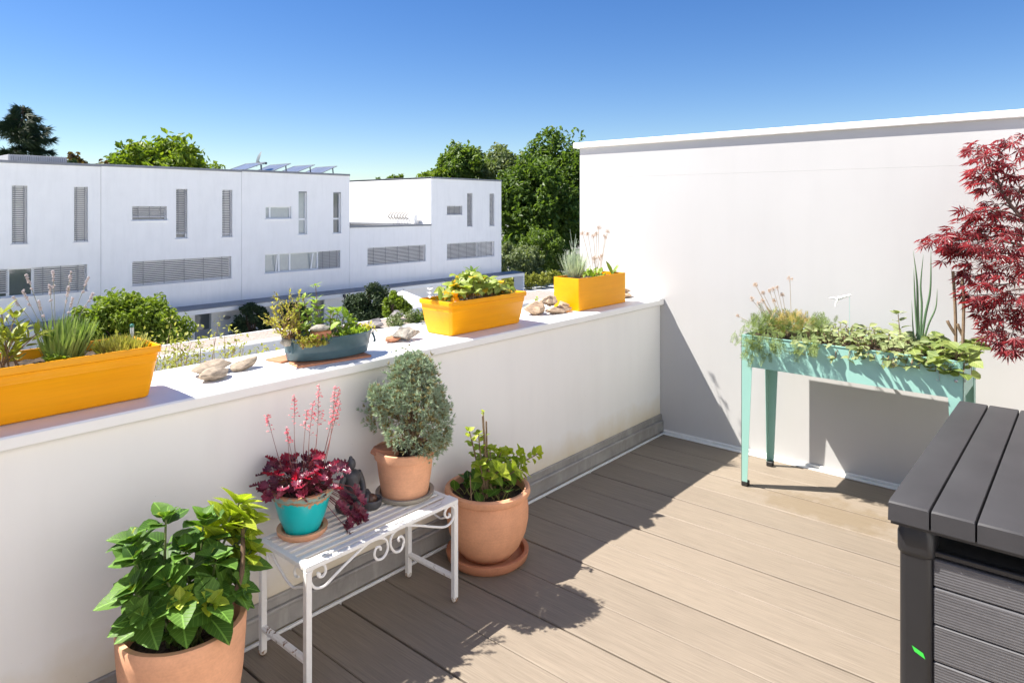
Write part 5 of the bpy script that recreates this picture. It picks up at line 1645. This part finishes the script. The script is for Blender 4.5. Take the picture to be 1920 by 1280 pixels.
tuft('sedum_clump', 'pale sedum edging the right end of the middle planter', 'plant', (-1.49, .185, SZ), 330, .055, 1.0, t_blade(.14, 2, .2), leafmat('sedum_pale', (.30, .28, .07), (.46, .40, .15), .3, .6), GM, 'leaf', .06)
tuft('sedum_clump', 'reddish sedum mat at the front of the middle planter', 'plant', (-1.72, .128, SZ), 240, .026, .8, t_blade(.2, 2, .2), leafmat('sedum_redgrey', (.20, .10, .07), (.40, .22, .15), .2, .6), GM, 'leaf', .11, 1.0, (0, 0, 0), .12)
tuft('sedum_clump', 'small green sedum at the left end of the middle planter', 'plant', (-1.955, .19, SZ), 240, .026, 1.3, t_blade(.2, 2, .2), L_STR, GM, 'leaf', .05)
yw = thing('flower', 'big yellow-orange bloom standing at the left of the strawberry leaves', 'flower', (-1.84, .20, SZ), GM)
MB().tube([(-1.84, .2, SZ), (-1.838, .2, 1.195)], .0018, 5).build('stem', M_BARKP, yw)
leaves(yw, 'petal', OVR, L_STRY, [orient((-1.838, .2, 1.195 + rr.uniform(-.015, .02)), rv() + Vector((0, 0, .3)), rv(), rr.uniform(.025, .038)) for i in range(16)], 'petal')
yk = thing('figurine', 'small yellow painted figure peeking over the left rim of the middle planter', 'ornament', (-1.925, .135, SZ))
smooth_by_angle(MB().lathe([(.022, -.02), (.024, .02), (.020, .036), (.012, .042), (.017, .05), (.018, .062), (.011, .072), (.001, .075)], (-1.925, .135, SZ), 14).build('body', M_YEL, yk), 50)
MB().ball((-1.937, .117, SZ + .01), .012, 8, 6).build('face', simple('ornament_pink', (.75, .45, .36), .4), yk)
wf = thing('flower', 'white flower on a thin stalk at the left end of the middle planter', 'flower', (-2.0, .2, SZ), GM)
MB().tube(spline([(-1.98, .2, SZ), (-2.0, .2, 1.14), (-2.04, .2, 1.18)], 4), .0013, 5).build('stem', M_LST, wf)
leaves(wf, 'white_petal', OVR, leafmat('white_petal', (.7, .7, .7), (.8, .8, .8), .3, .5, 0, .3, (1, 1, 1)), [orient((-2.04, .2, 1.18 - .02 * (i // 4)), (math.cos(i * 1.7), math.sin(i * 1.7), .9), (0, 0, 1), .022) for i in range(9)], 'petal')
leaves(wf, 'pale_leaf', OVS, L_GRN, [orient((-1.99, .2, 1.11), (-.9, 0, .45), (0, 0, 1), .06), orient((-1.97, .2, 1.12), (.2, .1, 1), (1, 0, 0), .07)])

# ---- fescue planter
rr = random.Random(91); GF = 'plants in the square-edged yellow planter'; S4 = CZ + .184
L_FES = leafmat('fescue_blade', (.30, .37, .28), (.52, .58, .46), .25, .55)
fe = tuft('blue_fescue', 'spiky blue-grey fescue grass at the left of the planter', 'plant', (-.79, .19, S4), 300, .19, 1.15, t_blade(.020, 4, .25), L_FES, GF, 'blade', .03, 1.3)
mb = MB()
for (x_, y_, z_) in ((-.825, .2, 1.462), (-.775, .19, 1.43), (-.845, .19, 1.39), (-.745, .2, 1.40)):
    P = spline([(-.79, .19, S4), (-.80, .19, S4 + .14), (x_, y_, z_)], 4)
    mb.tube(P, .0011, 4); mb.tube([P[-3], P[-1]], [.0035, .001], 5)
mb.build('seed_stalk', L_FES, fe, kind='stuff')
dry = leafmat('dry_allium', (.62, .48, .38), (.80, .68, .56), .35, .7, 0, .2, (1, 1, 1))
M_DST = simple('dry_stalk', (.38, .30, .20), .8, .2)
def allium(name, label, group, heads, base, spread, hs, basez):
    t = thing(name, label, 'plant', (base[0], base[1], basez), group)
    for (x_, y_, z_) in heads:
        tip = Vector((x_, y_, z_)); b0 = Vector((base[0] + (x_ - base[0]) * spread, base[1] + (y_ - base[1]) * spread, basez))
        P = spline([b0, b0.lerp(tip, .55) + Vector((rr.uniform(-.006, .006), 0, 0)), tip], 4)
        s_ = MB().tube(P, .0014, 5).build('stalk', M_DST, t)
        mb = MB(); hz = hs * rr.uniform(.7, 1.15)
        for k in range(34):
            d = Vector((rr.gauss(0, 1), rr.gauss(0, 1), rr.gauss(.35, 1))).normalized()
            mb.tube([tip, tip + d * hz * rr.uniform(.75, 1)], [.0005, .0009], 3)
            mb.ball(tip + d * hz * rr.uniform(.7, 1.05), .0021, 4, 3)
        mb.build('flower_head', dry, s_, kind='stuff')
    return t
allium('dried_allium', 'dried allium heads on tall stalks in the planter next to the tall wall', GF, [(-.682, .2, 1.428), (-.505, .19, 1.462), (-.555, .2, 1.405), (-.43, .19, 1.40), (-.575, .18, 1.265), (-.50, .19, 1.255), (-.455, .2, 1.27), (-.385, .2, 1.43), (-.62, .2, 1.42), (-.545, .2, 1.245), (-.52, .2, 1.42)], (-.53, .19), .30, .020, S4)
gp = thing('leafy_plant', 'small fresh green leaves between fescue and dry alliums', 'plant', (-.63, .18, S4), GF)
leaves(gp, 'fresh_leaf_s', OVS, L_GRN, [orient((-.63 + rr.uniform(-.08, .11), .17 + rr.uniform(-.05, .05), S4 + rr.uniform(.0, .035)), rv() + Vector((0, 0, .8)), (0, 0, 1), rr.uniform(.03, .06)) for i in range(46)])
gp = thing('leafy_plant', 'broad pointed green leaves at the right end of the fescue planter', 'plant', (-.38, .17, S4), GF)
leaves(gp, 'broad_leaf', LANC, leafmat('broad_leaf', (.16, .24, .05), (.28, .36, .08), .35, .45), [orient((-.37, .17, S4), d, (0, 0, 1), s_) for d, s_ in (((-.5, 0, 1), .13), ((.6, -.05, .7), .10), ((.9, 0, .12), .12), ((.3, -.2, .9), .09), ((.7, .1, .35), .09))])
rp = thing('leafy_plant', 'little green plant growing from the rock cluster', 'plant', (-1.10, .26, .985), None)
leaves(rp, 'fresh_leaf_s', OVS, L_GRN, [orient((-1.10 + rr.uniform(-.015, .015), .26, .99 + .012 * (i // 4)), (math.cos(i * 2.4), math.sin(i * 2.4), 1), (0, 0, 1), rr.uniform(.018, .030)) for i in range(18)])

# ---- raised bed
rr = random.Random(101); rnd.seed(17); GB = 'plants in the mint raised bed'; BZ = zt - .012
L_FEN = leafmat('feathery_leaf', (.10, .15, .035), (.23, .30, .09), .25, .55)
L_FEND = leafmat('feathery_dry', (.42, .32, .12), (.60, .48, .22), .3, .6)
FR = [t_frond(7, .5, 3), t_frond(8, .42, 4)]
fn = thing('feathery_herb', 'feathery green herb hanging over the left corner of the mint raised bed', 'plant', (-.38, -.93, BZ), GB)
l0 = [[], []]
for i in range(460):
    x_ = rr.uniform(-.57, -.18); y_ = rr.uniform(-1.25, -.80); e = rr.random()
    if y_ < -1.05 and rr.random() < .45: continue
    p = Vector((x_, y_, BZ + rr.uniform(.0, .085)))
    d = Vector((rr.uniform(-1, .6), rr.uniform(-.7, .7), rr.uniform(-.1, 1.2)))
    if x_ < -.48: p.x = rr.uniform(-.61, -.55); p.z -= rr.uniform(-.03, .10) * (1 if y_ > -1.0 else .3); d = Vector((-.5, rr.uniform(-.6, .5), rr.uniform(-1.2, .2)))
    l0[i % 2].append(orient(p, d, (-.5, 0, 1), rr.uniform(.05, .095)))
mb = MB(); mb.scatter(FR[0], l0[0]).scatter(FR[1], l0[1]).build('frond', L_FEN, fn, kind='stuff')
fd = thing('dry_herb', 'yellowed wispy herb behind the feathery green one', 'plant', (-.36, -1.0, BZ), GB)
MB().scatter(FR[1], [orient((rr.uniform(-.46, -.24), rr.uniform(-1.12, -.93), BZ + rr.uniform(.02, .11)), rv() + Vector((0, 0, .9)), rv(), rr.uniform(.05, .09)) for i in range(90)]).build('frond', L_FEND, fd, kind='stuff')
allium('dried_allium', 'dried chive flower stalks leaning over the left end of the raised bed', GB, [(-.35, -.713, .94), (-.35, -.80, 1.05), (-.33, -.815, 1.135), (-.37, -.83, 1.14), (-.35, -.907, 1.11), (-.35, -.953, 1.13), (-.34, -1.021, 1.187), (-.36, -.87, 1.045), (-.34, -.93, 1.05), (-.36, -.845, 1.03), (-.33, -.975, 1.09), (-.35, -.93, 1.12), (-.33, -.86, 1.09)], (-.35, -1.04), .30, .016, BZ)
L_SAGE = leafmat('sage_leaf', (.13, .175, .06), (.30, .335, .15), .25, .55, .35)
def leafbed(name, label, x0, x1, y0, y1, n, s0, s1, h, mat, tmpl, key, over=0.0):
    t = thing(name, label, 'plant', ((x0 + x1) / 2, (y0 + y1) / 2, BZ), GB)
    mb = MB(); lv = []
    for i in range(n):
        x_ = rr.uniform(x0, x1); y_ = rr.uniform(y0, y1); z_ = BZ + h * rr.uniform(.1, 1)
        if rr.random() < over: x_ = mx0 - rr.uniform(0, .03); z_ = BZ + rr.uniform(-.055, .03)
        a = rr.uniform(0, 6.28)
        p = Vector((x_, y_, z_)); mb.tube([(max(x_, mx0 + .02) * .8 + .2 * (x0 + x1) / 2, y_ + rr.uniform(-.02, .02), BZ), (max(x_, mx0 + .01), y_, max(z_ - .008, BZ + .006)), p], .0016, 4)
        d = Vector((math.cos(a), math.sin(a), rr.uniform(-.35, .7)))
        lv.append(orient(p, d, Vector((-.4, 0, 1)) + rv(.55), rr.uniform(s0, s1)))
    mb.build('stem', M_BARKP, t, kind='stuff')
    leaves(t, key, tmpl, mat, lv)
    return t
leafbed('sage_plant', 'crinkled sage-green leaves filling the middle of the raised bed', -.53, -.17, -1.47, -1.13, 215, .030, .052, .085, L_SAGE, t_ovate(.62, 4, .2, .35, .7), 'sage_leaf', .10)
leafbed('sage_plant', 'dense leafy herb right of the middle of the raised bed', -.53, -.17, -1.72, -1.44, 180, .034, .060, .075, L_SAGE, t_ovate(.62, 4, .2, .35, .7), 'sage_leaf', .16)
leafbed('round_leaf_plant', 'larger rounded green leaves drooping over the right end of the raised bed', -.56, -.20, -1.93, -1.70, 115, .045, .075, .075, leafmat('roundleaf', (.11, .165, .035), (.25, .30, .085), .28, .45, .35), OVR, 'bed_round', .2)
pl2 = thing('leafy_plant', 'single upright shoot with oval leaves before the spring onions', 'plant', (-.36, -1.60, BZ), GB)
mb = MB(); P = shoot(pl2, mb, (-.36, -1.60, BZ), (-.37, -1.585, 1.045), .003, .002); mb.build('stem', M_BARKP, pl2)
leaves(pl2, 'oval_leaf', OVR, L_SAGE, pairs(P, 3, .6, .98, .05, rr, 60, 0, .2, 3, .9))
L_ON = leafmat('onion_leaf', (.07, .14, .07), (.14, .22, .11), .15, .4)
on = thing('spring_onion', 'tall tubular spring onion leaves near the red maple', 'plant', (-.35, -1.678, BZ), GB)
for (P, r_) in (([(-.35, -1.678, BZ), (-.35, -1.672, 1.08), (-.35, -1.668, 1.22), (-.35, -1.651, 1.377)], .0062), ([(-.352, -1.68, BZ), (-.35, -1.690, 1.08), (-.35, -1.685, 1.20), (-.35, -1.697, 1.36)], .0055), ([(-.35, -1.682, BZ), (-.35, -1.705, 1.04), (-.35, -1.728, 1.18), (-.35, -1.731, 1.39)], .0065), ([(-.345, -1.684, BZ), (-.35, -1.72, 1.0), (-.35, -1.752, 1.09), (-.35, -1.759, 1.19)], .0048), ([(-.35, -1.66, BZ), (-.34, -1.648, .98), (-.34, -1.642, 1.12)], .0035), ([(-.348, -1.675, BZ), (-.36, -1.662, 1.1), (-.36, -1.655, 1.29)], .005)):
    Q = spline(P, 5)
    MB().tube(Q, [r_ * (1 - .93 * (i / (len(Q) - 1)) ** 3) for i in range(len(Q))], 8).build('leaf', L_ON, on, smooth=True)
ct = thing('cut_stem', 'bare brown cut stems standing at the right end of the raised bed', 'plant', (-.35, -1.84, BZ), GB)
for P in ([(-.34, -1.838, BZ), (-.34, -1.835, 1.08), (-.34, -1.825, 1.28)], [(-.36, -1.868, BZ), (-.36, -1.873, 1.10), (-.36, -1.868, 1.25)], [(-.34, -1.836, .96), (-.35, -1.81, 1.01), (-.35, -1.802, 1.03)], [(-.35, -1.868, .96), (-.36, -1.853, 1.0), (-.36, -1.848, 1.02)]):
    MB().tube(spline(P, 4), .0075, 7).build('stem', M_BARKP, ct)
bw = thing('bow_stake', 'white ribbon bow on a thin stake in the raised bed', 'garden stake', (-.35, -1.30, BZ), None)
MB().tube([(-.35, -1.345, BZ), (-.35, -1.345, 1.12)], .0011, 5).build('stake', M_MINT, bw)
MB().tube(spline([(-.35, -1.238, 1.093), (-.352, -1.262, 1.098), (-.35, -1.285, 1.092), (-.352, -1.315, 1.108), (-.35, -1.352, 1.122)], 4), [.002, .003, .004, .005, .006, .006, .006, .006, .006, .007, .008, .008, .008, .007, .006, .005, .003], 5).tube(spline([(-.35, -1.29, 1.098), (-.352, -1.276, 1.075), (-.35, -1.272, 1.05)], 4), .005, 5).ball((-.352, -1.29, 1.10), .009, 8, 6).build('bow', M_WHITE, bw)

# ---- Japanese maple
rr = random.Random(111); rnd.seed(23)
L_MAP = leafmat('maple_leaf', (.11, .014, .020), (.29, .045, .052), .36, .38, 0, .5, (2.0, .55, .6))
mp = thing('japanese_maple', 'dark red Japanese maple at the right edge before the tall wall', 'tree', (-.36, -2.36, 0))
tr_ = [Vector(q) for q in ((-.36, -2.36, .30), (-.37, -2.33, .75), (-.38, -2.27, 1.15), (-.38, -2.17, 1.45), (-.38, -2.06, 1.62), (-.38, -1.97, 1.80))]
mb = MB(); T_ = spline(tr_, 5)
mb.tube(T_, [.022 - .018 * i / (len(T_) - 1) for i in range(len(T_))], 7)
pads = [(-1.92, 1.90, .045), (-1.96, 1.86, .06), (-2.07, 1.92, .05), (-2.00, 1.78, .08), (-2.09, 1.82, .07), (-2.14, 1.72, .09), (-1.94, 1.77, .05), (-2.06, 1.70, .08), (-1.97, 1.70, .05), (-2.12, 1.60, .09), (-1.98, 1.59, .06), (-1.90, 1.56, .055), (-1.94, 1.52, .07), (-2.06, 1.53, .07), (-1.84, 1.46, .055), (-1.80, 1.43, .06), (-1.76, 1.43, .05), (-1.88, 1.42, .075), (-1.93, 1.44, .06), (-2.0, 1.44, .08), (-2.08, 1.42, .09), (-1.83, 1.36, .055), (-1.90, 1.35, .075), (-1.97, 1.33, .085), (-2.06, 1.32, .09), (-2.13, 1.36, .08), (-1.91, 1.26, .06), (-1.98, 1.22, .085), (-2.07, 1.22, .09), (-1.90, 1.16, .055), (-1.96, 1.13, .07), (-2.04, 1.12, .08), (-2.12, 1.15, .08), (-1.97, 1.05, .06), (-2.03, 1.02, .07), (-2.10, 1.03, .08), (-1.99, .965, .05), (-2.06, .95, .06), (-2.12, .93, .06),
        (-2.22, 1.8, .12), (-2.25, 1.6, .13), (-2.26, 1.4, .13), (-2.24, 1.2, .12), (-2.22, 1.0, .11), (-2.4, 1.7, .14), (-2.42, 1.45, .14), (-2.42, 1.2, .14), (-2.36, 1.0, .12), (-2.5, 1.55, .14)]
big = []; small = []
for (y_, z_, q) in pads:
    c = Vector((-.36 + rr.uniform(-.09, .10), y_, z_))
    # branch from the nearest lower trunk point
    k = min(range(len(T_)), key=lambda i: (T_[i] - (c - Vector((0, 0, .10)))).length + (0 if T_[i].z < c.z + .02 else 1))
    b0 = T_[k]
    P = spline([b0, b0.lerp(c, .5) + Vector((0, 0, .03)), c], 4)
    mb.tube(P, [.005 - .0042 * i / (len(P) - 1) for i in range(len(P))], 5)
    n = int(8 + 150 * q)
    for j in range(n):
        e = Vector((rr.uniform(-1, 1) * 1.1, rr.uniform(-1, 1), rr.uniform(-.85, .75)))
        p = c + e * q * rr.uniform(.7, 1.2)
        if j % 3 == 0: mb.tube([along(P, rr.uniform(.6, 1))[0], p], [.0012, .0007], 3)
        out_ = Vector((e.x - .25, e.y + (.35 if y_ > -2.0 else .1), -.40 + rr.uniform(-.5, .4)))
        m = orient(p, out_ + rv(.3), Vector((-.35, 0, 1)) + rv(.7), rr.uniform(.040, .066))
        (big if (y_ > -2.16 and e.x < .55) else small).append(m)
mb.build('trunk', simple('maple_bark', (.10, .055, .04), .8, .25, 30, 90), mp)
rr.shuffle(big)
small += big[300:]; big = big[:300]
leaves(mp, 'maple_leaf', t_palmate(), L_MAP, big)
MB().scatter(t_palmate(), small).build('foliage', L_MAP, mp, kind='stuff')
pot('terracotta_pot', 'terracotta pot of the red maple, hidden behind the storage box', 'plant pot', (-.36, -2.36, 0), [(.12, 0), (.13, .01), (.165, .28), (.178, .285), (.18, .33), (.165, .332), (.155, .30), (.08, .29)], M_TERRA, .155, .30)
